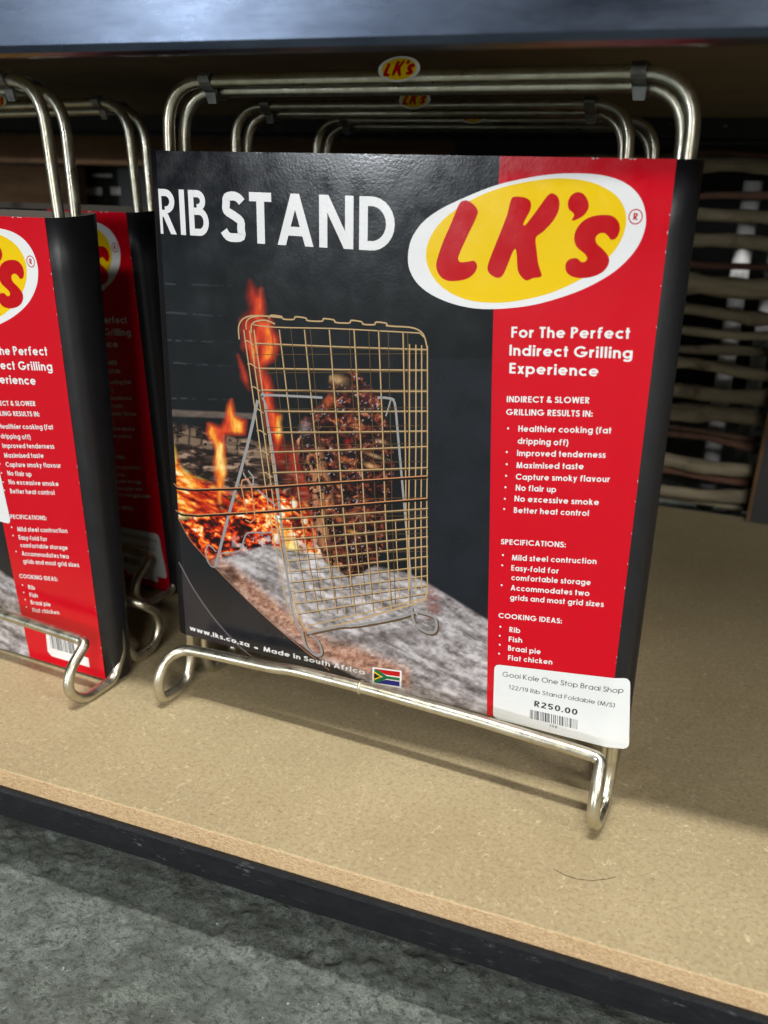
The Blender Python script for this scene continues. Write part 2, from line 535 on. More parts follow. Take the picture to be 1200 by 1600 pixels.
class Print:
    """flat printed shapes on a card: coordinates in mm, each piece at its own ink layer"""
    def __init__(s):
        s.v, s.f = [], []
    def poly(s, pts, layer):
        b = len(s.v)
        s.v += [(x / 1000, -layer * LAY, z / 1000) for x, z in pts]
        for t in tessellate_polygon([[Vector((x, z, 0)) for x, z in pts]]):
            a, c, d = t
            (x0, z0), (x1, z1), (x2, z2) = pts[a], pts[c], pts[d]
            if (x1 - x0) * (z2 - z0) - (x2 - x0) * (z1 - z0) < 0:
                c, d = d, c
            s.f.append((b + a, b + c, b + d))
    def ribbon(s, pts, w, layer, closed=False):
        b = len(s.v)
        n = len(pts)
        for i in range(n):
            x, y = pts[i]
            if closed:
                a, c = pts[i - 1], pts[(i + 1) % n]
            else:
                a, c = pts[max(i - 1, 0)], pts[min(i + 1, n - 1)]
            dx, dy = c[0] - a[0], c[1] - a[1]
            l = math.hypot(dx, dy) or 1
            nx, ny = -dy / l * w / 2, dx / l * w / 2
            if not closed and 0 < i < n - 1:
                e1 = (x - a[0], y - a[1]); l1 = math.hypot(*e1) or 1
                cs = abs((dx * e1[0] + dy * e1[1]) / (l * l1))
                nx, ny = nx / max(cs, 0.5), ny / max(cs, 0.5)
            s.v += [((x + nx) / 1000, -layer * LAY, (y + ny) / 1000), ((x - nx) / 1000, -layer * LAY, (y - ny) / 1000)]
        for i in range(n if closed else n - 1):
            j = (i + 1) % n
            s.f.append((b + 2 * i + 1, b + 2 * j + 1, b + 2 * j, b + 2 * i))
    def make(s, name, mat, parent):
        return link(name, mesh_of(name, s.v, s.f), mat, parent)

# ---- a geometric sans drawn with strokes (cap height 1, stroke weight w)
def glyph(ch, w):
    h = w / 2
    X = 0.72
    out = []
    def V_(x, a, b): out.append(('q', [(x - h, a), (x + h, a), (x + h, b), (x - h, b)]))
    def H_(y, a, b): out.append(('q', [(a, y - h), (b, y - h), (b, y + h), (a, y + h)]))
    def D_(x0, y0, x1, y1, k=1.0):
        hw = h * math.hypot(x1 - x0, y1 - y0) / abs(y1 - y0) * k
        out.append(('q', [(x0 - hw, y0), (x0 + hw, y0), (x1 + hw, y1), (x1 - hw, y1)]))
    def A_(cx, cy, rx, ry, a0, a1, n=None):
        n = n or max(5, int(abs(a1 - a0) / 16))
        out.append(('r', [(cx + rx * math.cos(R(a0 + (a1 - a0) * i / n)), cy + ry * math.sin(R(a0 + (a1 - a0) * i / n))) for i in range(n + 1)]))
    def P_(pts): out.append(('r', pts))
    def dot(x, y, r=None):
        r = r or w * 0.62
        out.append(('p', [(x + r * math.cos(a * math.pi / 5), y + r * math.sin(a * math.pi / 5)) for a in range(10)]))
    def bowl(cx): A_(cx, X / 2, X / 2 - h, X / 2 - h + .01, 0, 360, 20)
    adv = 0.6
    rx = X / 2
    if ch == ' ': return out, 0.30
    if ch == 'A': D_(h * 1.1, 0, .40, 1); D_(.80 - h * 1.1, 0, .40, 1); H_(.28, .18, .62); adv = .80
    elif ch == 'B': V_(h, 0, 1); H_(1 - h, w, .26); H_(.54, w, .28); H_(h, w, .30); A_(.26, .77, .24 - h, .23 - h + .0, -97, 97); A_(.30, .27 + h * .5, .28 - h, .27 - h * .5, -97, 97); adv = .60
    elif ch == 'C': A_(.52, .5, .52 - h, .5 - h, 42, 318, 20); adv = .90
    elif ch == 'D': V_(h, 0, 1); H_(1 - h, w, .25); H_(h, w, .25); A_(.25, .5, .47 - h, .5 - h, -95, 95, 14); adv = .74
    elif ch == 'E': V_(h, 0, 1); H_(1 - h, w, .5); H_(.52, w, .47); H_(h, w, .5); adv = .52
    elif ch == 'F': V_(h, 0, 1); H_(1 - h, w, .48); H_(.50, w, .46); adv = .50
    elif ch == 'G': A_(.52, .5, .52 - h, .5 - h, 45, 352, 22); H_(.42, .54, 1.03); adv = 1.04
    elif ch == 'H': V_(h, 0, 1); V_(.66 - h, 0, 1); H_(.53, w, .66 - w); adv = .66
    elif ch == 'I': V_(h, 0, 1); adv = w
    elif ch == 'K': V_(h, 0, 1); D_(w + h * .2, .48, .58 - h, 1); D_(w + h * .4, .54, .64 - h, 0); adv = .66
    elif ch == 'L': V_(h, 0, 1); H_(h, w, .44); adv = .45
    elif ch == 'M': D_(h, 0, .17, 1, .95); D_(.17, 1, .46, 0); D_(.75, 1, .46, 0); D_(.92 - h, 0, .75, 1, .95); adv = .92
    elif ch == 'N': V_(h, 0, 1); V_(.72 - h, 0, 1); D_(h + .01, 1, .71 - h, 0); adv = .72
    elif ch == 'O': A_(.5, .5, .5 - h, .5 - h, 0, 360, 26); adv = 1.0
    elif ch == 'P': V_(h, 0, 1); H_(1 - h, w, .27); H_(.44, w, .27); A_(.27, .72, .28 - h, .28 - h, -97, 97); adv = .56
    elif ch == 'R': V_(h, 0, 1); H_(1 - h, w, .27); H_(.46, w, .27); A_(.27, .73, .28 - h, .27 - h, -97, 97); D_(.24, .46, .56 - h, 0); adv = .58
    elif ch == 'S':
        P_(catmull([(.47, .80), (.39, .94 - h * .7), (.27, 1 - h), (.13, .95 - h * .8), (.02 + h, .76), (.11, .62), (.27, .53), (.43, .42), (.52 - h, .27), (.44, .05 + h * .8), (.26, h), (.12, .04 + h * .8), (.03, .22)], 3, False)); adv = .52
    elif ch == 'T': V_(.25, 0, 1 - w); H_(1 - h, 0, .5); adv = .50
    elif ch == 'U': V_(h, .3, 1); V_(.62 - h, .3, 1); A_(.31, .31, .31 - h, .31 - h, 180, 360); adv = .62
    elif ch == 'W': D_(.24, 0, h, 1); D_(.24, 0, .5, 1); D_(.76, 0, .5, 1); D_(.76, 0, 1 - h, 1); adv = 1.0
    elif ch == '&': A_(.32, .77, .17 - h * .5, .20 - h * .3, -50, 230, 12); A_(.29, .27, .29 - h, .27 - h, 95, 330, 14); D_(.20, .66, .66, 0); P_([(.54, .12), (.66, .36)]); adv = .70
    elif ch == 'a': bowl(rx); V_(X - h, 0, X); adv = X
    elif ch == 'b': bowl(rx); V_(h, 0, 1); adv = X
    elif ch == 'c': A_(rx, rx, rx - h, rx - h, 45, 315, 14); adv = .62
    elif ch == 'd': bowl(rx); V_(X - h, 0, 1); adv = X
    elif ch == 'e': A_(rx, rx, rx - h, rx - h, 0, 320, 16); H_(rx, w * .6, X - w * .4); adv = X
    elif ch == 'f': V_(.16, 0, .80); A_(.36, .80, .20, .21 - h, 180, 80, 5); out.append(('q', [(0, X - w * .95), (.36, X - w * .95), (.36, X - w * .2), (0, X - w * .2)])); adv = .42
    elif ch == 'g': bowl(rx); V_(X - h, -.02, X); A_(rx, -.03, rx - h, .27 - h, -12 - 140, 0, 9); adv = X
    elif ch == 'h': V_(h, 0, 1); A_(.30, .40, .30 - h, .32 - h, 0, 180, 9); V_(.60 - h, 0, .41); adv = .60
    elif ch == 'i': V_(h, 0, X); dot(h, .90); adv = w
    elif ch == 'k': V_(h, 0, 1); D_(w + h * .2, .34, .46 - h, X); D_(w + h * .5, .40, .54 - h, 0); adv = .55
    elif ch == 'l': V_(h, 0, 1); adv = w
    elif ch == 'm': V_(h, 0, X); A_(.26, .42, .26 - h * .8, .30 - h, 0, 180, 8); V_(.51 - h * .7, 0, .43); A_(.72, .42, .25 - h * .8, .30 - h, 0, 180, 8); V_(.96 - h * .7, 0, .43); adv = .97
    elif ch == 'n': V_(h, 0, X); A_(.29, .42, .29 - h, .30 - h, 0, 180, 9); V_(.58 - h, 0, .43); adv = .58
    elif ch == 'o': bowl(rx); adv = X
    elif ch == 'p': bowl(rx); V_(h, -.28, X); adv = X
    elif ch == 'r': V_(h, 0, X); A_(.30, .44, .26 - h, .28 - h, 70, 180, 5); adv = .38
    elif ch == 's': P_(catmull([(.37, .59), (.30, .69 - h * .7), (.22, .73 - h), (.11, .69 - h * .6), (.02 + h, .54), (.10, .44), (.21, .38), (.33, .31), (.43 - h, .20), (.36, .03 + h * .8), (.21, h - .01), (.10, .02 + h * .8), (.02, .15)], 3, False)); adv = .42
    elif ch == 't': V_(.16, 0, .96); H_(X - h, 0, .34); adv = .34
    elif ch == 'u': V_(h, .3, X); A_(.29, .30, .29 - h, .30 - h, 180, 360, 9); V_(.58 - h, 0, X); adv = .58
    elif ch == 'v': D_(.28, 0, h, X); D_(.28, 0, .56 - h, X); adv = .56
    elif ch == 'w': D_(.24, 0, h, X); D_(.24, 0, .44, X); D_(.64, 0, .44, X); D_(.64, 0, .88 - h, X); adv = .88
    elif ch == 'x': D_(h, 0, .52 - h, X); D_(.52 - h, 0, h, X); adv = .52
    elif ch == 'y': D_(.28, 0.03, h, X); D_(.14, -.28, .56 - h, X); adv = .56
    elif ch == 'z': H_(X - h, 0, .48); H_(h, 0, .48); D_(h * 1.1, w * .5, .48 - h * 1.1, X - w * .5); adv = .48
    elif ch == ':': dot(h, .12); dot(h, .58); adv = w
    elif ch == '.': dot(h, .09); adv = w
    elif ch == '*': dot(.2, .38, .2); adv = .4
    elif ch == '-': H_(.34, 0, .30); adv = .30
    elif ch == '/': D_(.04, -.05, .34, 1.0); adv = .36
    elif ch == '(': A_(.42, .40, .42 - h, .66, 118, 242, 8); adv = .26
    elif ch == ')': A_(-.16, .40, .42 - h, .66, -62, 62, 8); adv = .26
    elif ch == '0': A_(.29, .5, .29 - h, .5 - h, 0, 360, 18); adv = .58
    elif ch == '1': V_(.26, 0, 1); D_(.10, .74, .24, .98); adv = .40
    elif ch == '2': A_(.28, .71, .27 - h, .29 - h, -30, 165, 11); H_(h, 0, .56); D_(.10, w * .8, .46, .62); adv = .57
    elif ch == '3': A_(.27, .74, .25 - h, .26 - h, -90, 150, 11); A_(.27, .27, .28 - h, .27 - h, -150, 90, 12); adv = .56
    elif ch == '5': H_(1 - h, .10, .52); D_(.07, .46, .13, .95, 1); A_(.27, .32, .28 - h, .32 - h, -150, 140, 13); adv = .57
    elif ch == '8': A_(.28, .74, .24 - h, .26 - h, 0, 360, 14); A_(.28, .27, .28 - h, .27 - h, 0, 360, 14); adv = .57
    elif ch == '9': A_(.28, .66, .28 - h, .34 - h, 0, 360, 14); A_(.20, .55, .36 - h, .55 - h, -95, 0, 7); adv = .57
    return out, adv
def text(pr, s, x0, z0, x1, z1, cap, w, layer, shear=0.0, gap=0.13):
    """set a line from baseline point 0 to 1; shear tilts the uprights"""
    pieces, x = [], 0.0
    for i, ch in enumerate(s):
        gl, adv = glyph(ch, w)
        for kind, pts in gl:
            pieces.append((kind, [(p[0] + x, p[1]) for p in pts]))
        x += adv + (gap if ch != ' ' else 0.02)
    total = x - gap
    dx, dz = x1 - x0, z1 - z0
    L = math.hypot(dx, dz)
    ex = (dx / L, dz / L)
    sx = L / total
    def tr(p):
        a, b = p[0] * sx, p[1] * cap
        return (x0 + ex[0] * a + shear * b, z0 + ex[1] * a + b)
    for i, (kind, pts) in enumerate(pieces):
        lay = layer + (i % 7) * 0.35
        q = [tr(p) for p in pts]
        if kind in ('q', 'p'):
            pr.poly(q, lay)
        else:
            # offset in glyph space, then map, so that the weight follows the stretch
            n = len(pts)
            lft, rgt = [], []
            cl = math.hypot(pts[0][0] - pts[-1][0], pts[0][1] - pts[-1][1]) < 1e-6
            for k in range(n):
                if cl:
                    a, c = pts[(k - 1) % (n - 1)], pts[(k + 1) % (n - 1)]
                else:
                    a, c = pts[max(k - 1, 0)], pts[min(k + 1, n - 1)]
                ddx, ddy = c[0] - a[0], c[1] - a[1]
                l = math.hypot(ddx, ddy) or 1
                nx, ny = -ddy / l * w / 2, ddx / l * w / 2
                lft.append(tr((pts[k][0] + nx, pts[k][1] + ny)))
                rgt.append(tr((pts[k][0] - nx, pts[k][1] - ny)))
            b = len(pr.v)
            for k in range(n):
                for q2 in (lft[k], rgt[k]):
                    pr.v.append((q2[0] / 1000, -lay * LAY, q2[1] / 1000))
            for k in range(n - 1):
                pr.f.append((b + 2 * k + 1, b + 2 * k + 3, b + 2 * k + 2, b + 2 * k))

# ---- the printed photograph, painted on a fine grid as ink colour
def srgb(c):
    return np.array(lin(c)[:3])
def seg_mask(px, py, poly, soft):
    """1 inside the polygon, falling off over soft px"""
    poly = np.array(poly, float)
    n = len(poly)
    inside = np.zeros(px.shape, bool)
    dmin = np.full(px.shape, 1e9)
    for i in range(n):
        x0, y0 = poly[i]
        x1, y1 = poly[(i + 1) % n]
        dx, dy = x1 - x0, y1 - y0
        t = np.clip(((px - x0) * dx + (py - y0) * dy) / (dx * dx + dy * dy + 1e-9), 0, 1)
        dmin = np.minimum(dmin, np.hypot(px - x0 - t * dx, py - y0 - t * dy))
        c = ((y0 > py) != (y1 > py)) & (px < (x1 - x0) * (py - y0) / (y1 - y0 + 1e-12) + x0)
        inside ^= c
    sd = np.where(inside, dmin, -dmin)
    return np.clip(sd / soft + 0.5, 0, 1)
def ramp_np(v, stops):
    xs = [s_[0] for s_ in stops]
    cs = np.array([srgb(s_[1]) for s_ in stops])
    return np.stack([np.interp(v, xs, cs[:, k]) for k in range(3)], -1)
def photo_grid():
    st = 0.45
    xs = np.arange(0, 204.01, st)
    zs = np.arange(0, 289.01, st)
    X, Zz = np.meshgrid(xs, zs)
    # card -> photo pixel homography, from the camera constants
    P = np.stack([X / 1000, KL * (ZT - (Zz + 38) / 1000), (Zz + 38) / 1000], -1) - np.array(CAM)
    d = P @ np.array(CF)
    px = 600 + FPX * (P @ np.array(CR)) / d
    py = 800 - FPX * (P @ np.array(CU)) / d
    n1 = fbm(px / 60, py / 60, 4)
    col = srgb((17, 20, 25)) * (0.75 + 0.5 * n1[..., None])
    def over(mask, c):
        nonlocal col
        c = np.asarray(c)
        col = col * (1 - mask[..., None]) + c * mask[..., None]
    # wall courses: faint pale joints on the left
    for y0, sl in ((443, .03), (488, .06), (531, .03), (566, .05), (622, .02)):
        yy = y0 + (px - 255) * sl + 2 * (fbm(px / 25, py * 0 + y0, 3) - .5)
        m = np.exp(-((py - yy) / 1.2) ** 2) * np.clip(1 - (px - 255) / 130, 0, 1) * (fbm(px / 8, py / 3, 3) > .45)
        over(m * 0.5, srgb((88, 92, 98)))
    m = seg_mask(px, py, [(266, 640), (400, 646), (402, 655), (266, 650)], 3)
    over(m * (0.4 + .6 * fbm(px / 12, py / 4, 3)), srgb((112, 98, 90)))
    # logs
    logm = seg_mask(px, py, [(270, 662), (300, 668), (400, 690), (470, 700), (500, 850), (440, 860), (330, 870), (275, 800)], 8)
    tex = fbm(px / 16 + 3 * fbm(px / 30, py / 30, 2), py / 5, 4)
    over(logm, ramp_np(tex, [(0, (16, 12, 10)), (.45, (34, 24, 22)), (.6, (82, 62, 54)), (.72, (150, 124, 104)), (1, (190, 170, 150))]))
    cr = seg_mask(px, py, [(272, 668), (330, 674), (440, 705), (440, 722), (330, 702), (272, 690)], 5)
    blocks = np.minimum(1, np.abs(np.sin(px / 6 + 2 * n1)) * 2.2) * np.minimum(1, np.abs(np.sin((py - px * .2) / 5.5)) * 2.2)
    over(cr * 0.55 * (fbm(px / 12, py / 10, 3) > .42), (srgb((150, 126, 104)) * blocks[..., None] + srgb((24, 18, 14)) * (1 - blocks[..., None])))
    # ember bed
    emb = seg_mask(px, py, [(268, 740), (300, 752), (350, 775), (430, 765), (520, 800), (600, 850), (560, 905), (470, 905), (420, 860), (350, 868), (330, 885), (300, 850), (276, 812)], 10)
    wv = fbm(px / 8 + 1.2 * fbm(px / 14, py / 14, 2), py / 6 - px / 22, 4, .6)
    hot = np.clip(1.5 * (wv - .5) + 1.1 * (fbm(px / 24 + 3, py / 20, 3)) - .02, 0, 1)
    over(emb, ramp_np(hot, [(0, (14, 6, 5)), (.34, (60, 12, 8)), (.5, (190, 34, 16)), (.64, (238, 84, 24)), (.78, (252, 160, 50)), (.9, (255, 228, 150)), (1, (250, 246, 238))]))
    gl = seg_mask(px, py, [(360, 845), (430, 835), (520, 850), (560, 890), (500, 905), (400, 885)], 16) * (fbm(px / 7, py / 6, 3) > .52)
    over(gl * .65, srgb((214, 206, 206)))
    # bright left fringe
    fr = seg_mask(px, py, [(263, 640), (268, 690), (282, 735), (330, 770), (300, 776), (272, 772), (260, 700)], 10)
    hh = fbm(px / 10, py / 16, 4) * 1.0 + .25 - (px - 266) / 130
    over(fr, ramp_np(np.clip(hh, 0, 1), [(0, (70, 10, 6)), (.25, (196, 40, 16)), (.5, (250, 140, 30)), (.7, (255, 216, 90)), (.9, (255, 250, 225))]))
    fr2 = seg_mask(px, py, [(268, 720), (300, 744), (360, 768), (400, 800), (330, 800), (274, 812), (266, 770)], 9)
    st2 = fbm(px / 22 + py / 16, py / 6 - px / 12, 4)
    over(fr2 * .9, ramp_np(np.clip(1.6 * st2 - .3 + .2 * (300 - px) / 50, 0, 1), [(0, (44, 8, 6)), (.3, (200, 36, 16)), (.55, (248, 120, 30)), (.75, (255, 206, 80)), (1, (255, 246, 210))]))
    # flames
    def flame(poly, soft, shift=0.0, amt=1.0, sc=1.0):
        wx = px + 10 * (fbm(px / 22, py / 30, 3) - .5)
        m = seg_mask(wx, py, poly, soft * 1.5) * (.62 + .38 * np.clip(fbm(px / 7, py / 24, 3) * 2, 0, 1))
        f = fbm(px / (11 * sc), py / (42 * sc), 4)
        c = ramp_np(np.clip(f * .9 + m * .35 - .25 + shift, 0, 1), [(0, (50, 10, 8)), (.25, (150, 30, 18)), (.5, (206, 58, 32)), (.72, (232, 92, 38)), (.88, (248, 168, 46)), (1, (255, 230, 140))])
        over(m * amt, c)
    flame([(391, 440), (399, 452), (404, 462), (410, 452), (411, 480), (412, 500), (425, 500), (434, 530), (428, 560), (412, 572), (421, 600), (432, 640), (441, 690), (438, 730), (428, 720), (414, 640), (404, 590), (392, 560), (378, 540), (378, 500), (390, 482), (387, 460)], 9, .02)
    flame([(370, 555), (384, 580), (392, 610), (380, 590)], 6, 0, .9)
    flame([(424, 640), (440, 650), (440, 680), (434, 700), (426, 680)], 6, .35)
    flame([(428, 700), (470, 690), (500, 740), (520, 830), (490, 850), (455, 760)], 22, -.18, .75, 1.6)
    flame([(325, 662), (345, 668), (362, 625), (368, 650), (384, 658), (384, 678), (352, 678), (352, 740), (345, 780), (338, 760), (336, 700), (322, 676)], 6, .12)
    flame([(343, 690), (352, 692), (353, 740), (346, 785), (338, 750)], 6, .45)
    flame([(436, 820), (446, 826), (462, 850), (476, 868), (455, 872), (440, 850)], 9, .5)
    # the ash bed and the terracotta hearth edge
    ash = seg_mask(px, py, [(332, 876), (420, 852), (560, 880), (640, 898), (668, 912), (700, 930), (758, 966), (775, 975), (775, 1140), (640, 1100), (500, 1028), (440, 986), (388, 940), (345, 892)], 6)
    a1 = fbm(px / 26, py / 14, 5, .6)
    a2 = fbm(px / 6, py / 4, 4, .6)
    a1 = fbm((px + py * .6) / 30, (py - px * .5) / 9, 5, .55)
    c = ramp_np(np.clip(.65 * a1 + .35 * a2, 0, 1), [(.2, (78, 72, 72)), (.36, (124, 118, 118)), (.5, (164, 158, 160)), (.64, (200, 196, 200)), (1, (240, 238, 242))])
    c = c * (.82 + .3 * fbm(px / 70, py / 50, 2)[..., None])
    over(ash, c)
    terra = seg_mask(px, py, [(330, 872), (362, 880), (420, 930), (480, 980), (520, 1000), (560, 1010), (640, 1045), (640, 1075), (560, 1050), (500, 1028), (440, 986), (388, 940), (345, 892)], 16)
    over(terra * (0.55 + .45 * a1), ramp_np(a2, [(.2, (96, 54, 34)), (.5, (170, 112, 80)), (.8, (216, 172, 142))]))
    st3 = seg_mask(px, py, [(345, 890), (362, 886), (376, 905), (362, 910)], 8)
    over(st3 * .8, srgb((54, 24, 14)))
    rd = seg_mask(px, py, [(668, 912), (684, 925), (690, 960), (670, 968), (664, 940)], 10)
    over(rd * .7 * (a2 > .42), srgb((120, 52, 40)))
    for (x0, y0, x1, y1, wd) in ((560, 925, 700, 990, 1.2), (600, 905, 760, 1010, 1.0), (520, 960, 760, 1085, 1.3), (690, 940, 760, 1000, 3)):
        t = ((px - x0) * (x1 - x0) + (py - y0) * (y1 - y0)) / ((x1 - x0) ** 2 + (y1 - y0) ** 2)
        dd = np.abs((px - x0) * (y1 - y0) - (py - y0) * (x1 - x0)) / math.hypot(x1 - x0, y1 - y0)
        over(np.exp(-((dd + 3 * (a1 - .5)) / wd) ** 2) * ((t > 0) & (t < 1)) * .55, srgb((84, 78, 76)))
    shd = seg_mask(px, py, [(505, 1000), (600, 990), (690, 975), (690, 985), (600, 1003), (520, 1012)], 12)
    over(shd * .5, srgb((70, 56, 50)))
    wal = seg_mask(px, py, [(636, 560), (790, 560), (790, 975), (758, 966), (700, 930), (668, 910), (640, 880)], 4)
    over(wal, srgb((27, 30, 37)) * (0.7 + .6 * fbm(px / 40, py / 40, 4)[..., None]))
    # rib rack
    rib = seg_mask(px + 5 * (fbm(px / 9, py / 9, 3) - .5), py + 5 * (fbm(px / 9 + 9, py / 9, 3) - .5), [(514, 588), (532, 582), (560, 580), (573, 600), (592, 612), (594, 640), (607, 675), (613, 700), (615, 740), (612, 770), (602, 800), (599, 850), (588, 882), (562, 898), (546, 903), (528, 890), (508, 880), (496, 850), (488, 810), (480, 760), (468, 720), (462, 675), (470, 655), (490, 640), (512, 620)], 3)
    q1 = fbm(px / 7 + 3 * fbm(px / 14, py / 14, 2), py / 6 + 2 * fbm(px / 12 + 5, py / 12, 2), 4, .62)
    base = ramp_np(q1, [(.15, (8, 4, 6)), (.42, (24, 10, 12)), (.54, (56, 22, 22)), (.65, (104, 44, 32)), (.76, (168, 92, 56)), (.88, (226, 180, 128))])
    over(rib, base)
    lft = seg_mask(px, py, [(478, 710), (500, 700), (516, 760), (520, 800), (512, 850), (530, 890), (508, 880), (494, 830)], 10) * rib
    over(lft * .7 * (fbm(px / 6, py / 9, 4) > .5), srgb((192, 132, 92)))
    for (bx, by, rx_, ry_, cc, am) in ((525, 592, 16, 8, (214, 178, 120), .8), (513, 626, 9, 12, (196, 92, 44), .8), (543, 690, 5, 6, (150, 24, 24), .9), (476, 668, 9, 12, (170, 158, 160), .5), (540, 718, 14, 4, (190, 100, 50), .8), (580, 728, 12, 4, (214, 176, 120), .8), (585, 712, 14, 3, (206, 168, 120), .8), (596, 690, 10, 4, (198, 150, 110), .7), (574, 618, 14, 12, (104, 34, 36), .6), (552, 832, 9, 4, (222, 160, 80), .8), (560, 805, 12, 4, (190, 120, 80), .6), (510, 790, 8, 12, (222, 130, 66), .7)):
        rr = ((px - bx + (py - by) * .3) / rx_) ** 2 + ((py - by - (px - bx) * .35) / ry_) ** 2
        over(np.exp(-rr * 1.5) * am * rib * (0.4 + .9 * fbm(px / 4, py / 4, 3)), srgb(cc))
    spk = np.clip((fbm(px / 3.0, py / 3.4, 3, .7) - .70) * 12, 0, 1) * rib * (fbm(px / 14 + 4, py / 14, 2) > .42)
    over(spk * .6, srgb((222, 216, 224)))
    # dark sweep at the lower left
    sw = seg_mask(px, py, [(240, 780), (270, 790), (279, 812), (298, 846), (339, 889), (388, 939), (442, 988), (514, 1040), (560, 1066), (560, 1110), (240, 1110)], 1.5)
    tone = np.clip((fbm(px / 80, py / 80, 2) - .3), 0, 1)[..., None]
    over(sw, srgb((30, 31, 36)) * (0.85 + tone))
    inner = seg_mask(px, py, [(240, 860), (280, 872), (303, 921), (334, 966), (400, 1030), (430, 1060), (240, 1080)], 2)
    over(inner, srgb((44, 42, 48)))
    # lighter band in front of the smooth red/black joint and the grain of print
    col = np.clip(col * (0.94 + .12 * _rng.rand(*px.shape)[..., None]), 0, 1)
    V = np.stack([X / 1000, np.full_like(X, -LAY), Zz / 1000], -1).reshape(-1, 3)
    nx, ny = len(xs), len(zs)
    I = np.arange(nx * ny).reshape(ny, nx)
    F = np.stack([I[:-1, :-1], I[:-1, 1:], I[1:, 1:], I[1:, :-1]], -1).reshape(-1, 4)
    me = grid_mesh('photo_print', V, F)
    at = me.color_attributes.new('ink', 'FLOAT_COLOR', 'POINT')
    rgba = np.ones((nx * ny, 4), np.float32)
    rgba[:, :3] = col.reshape(-1, 3)
    at.data.foreach_set('color', rgba.ravel())
    return me

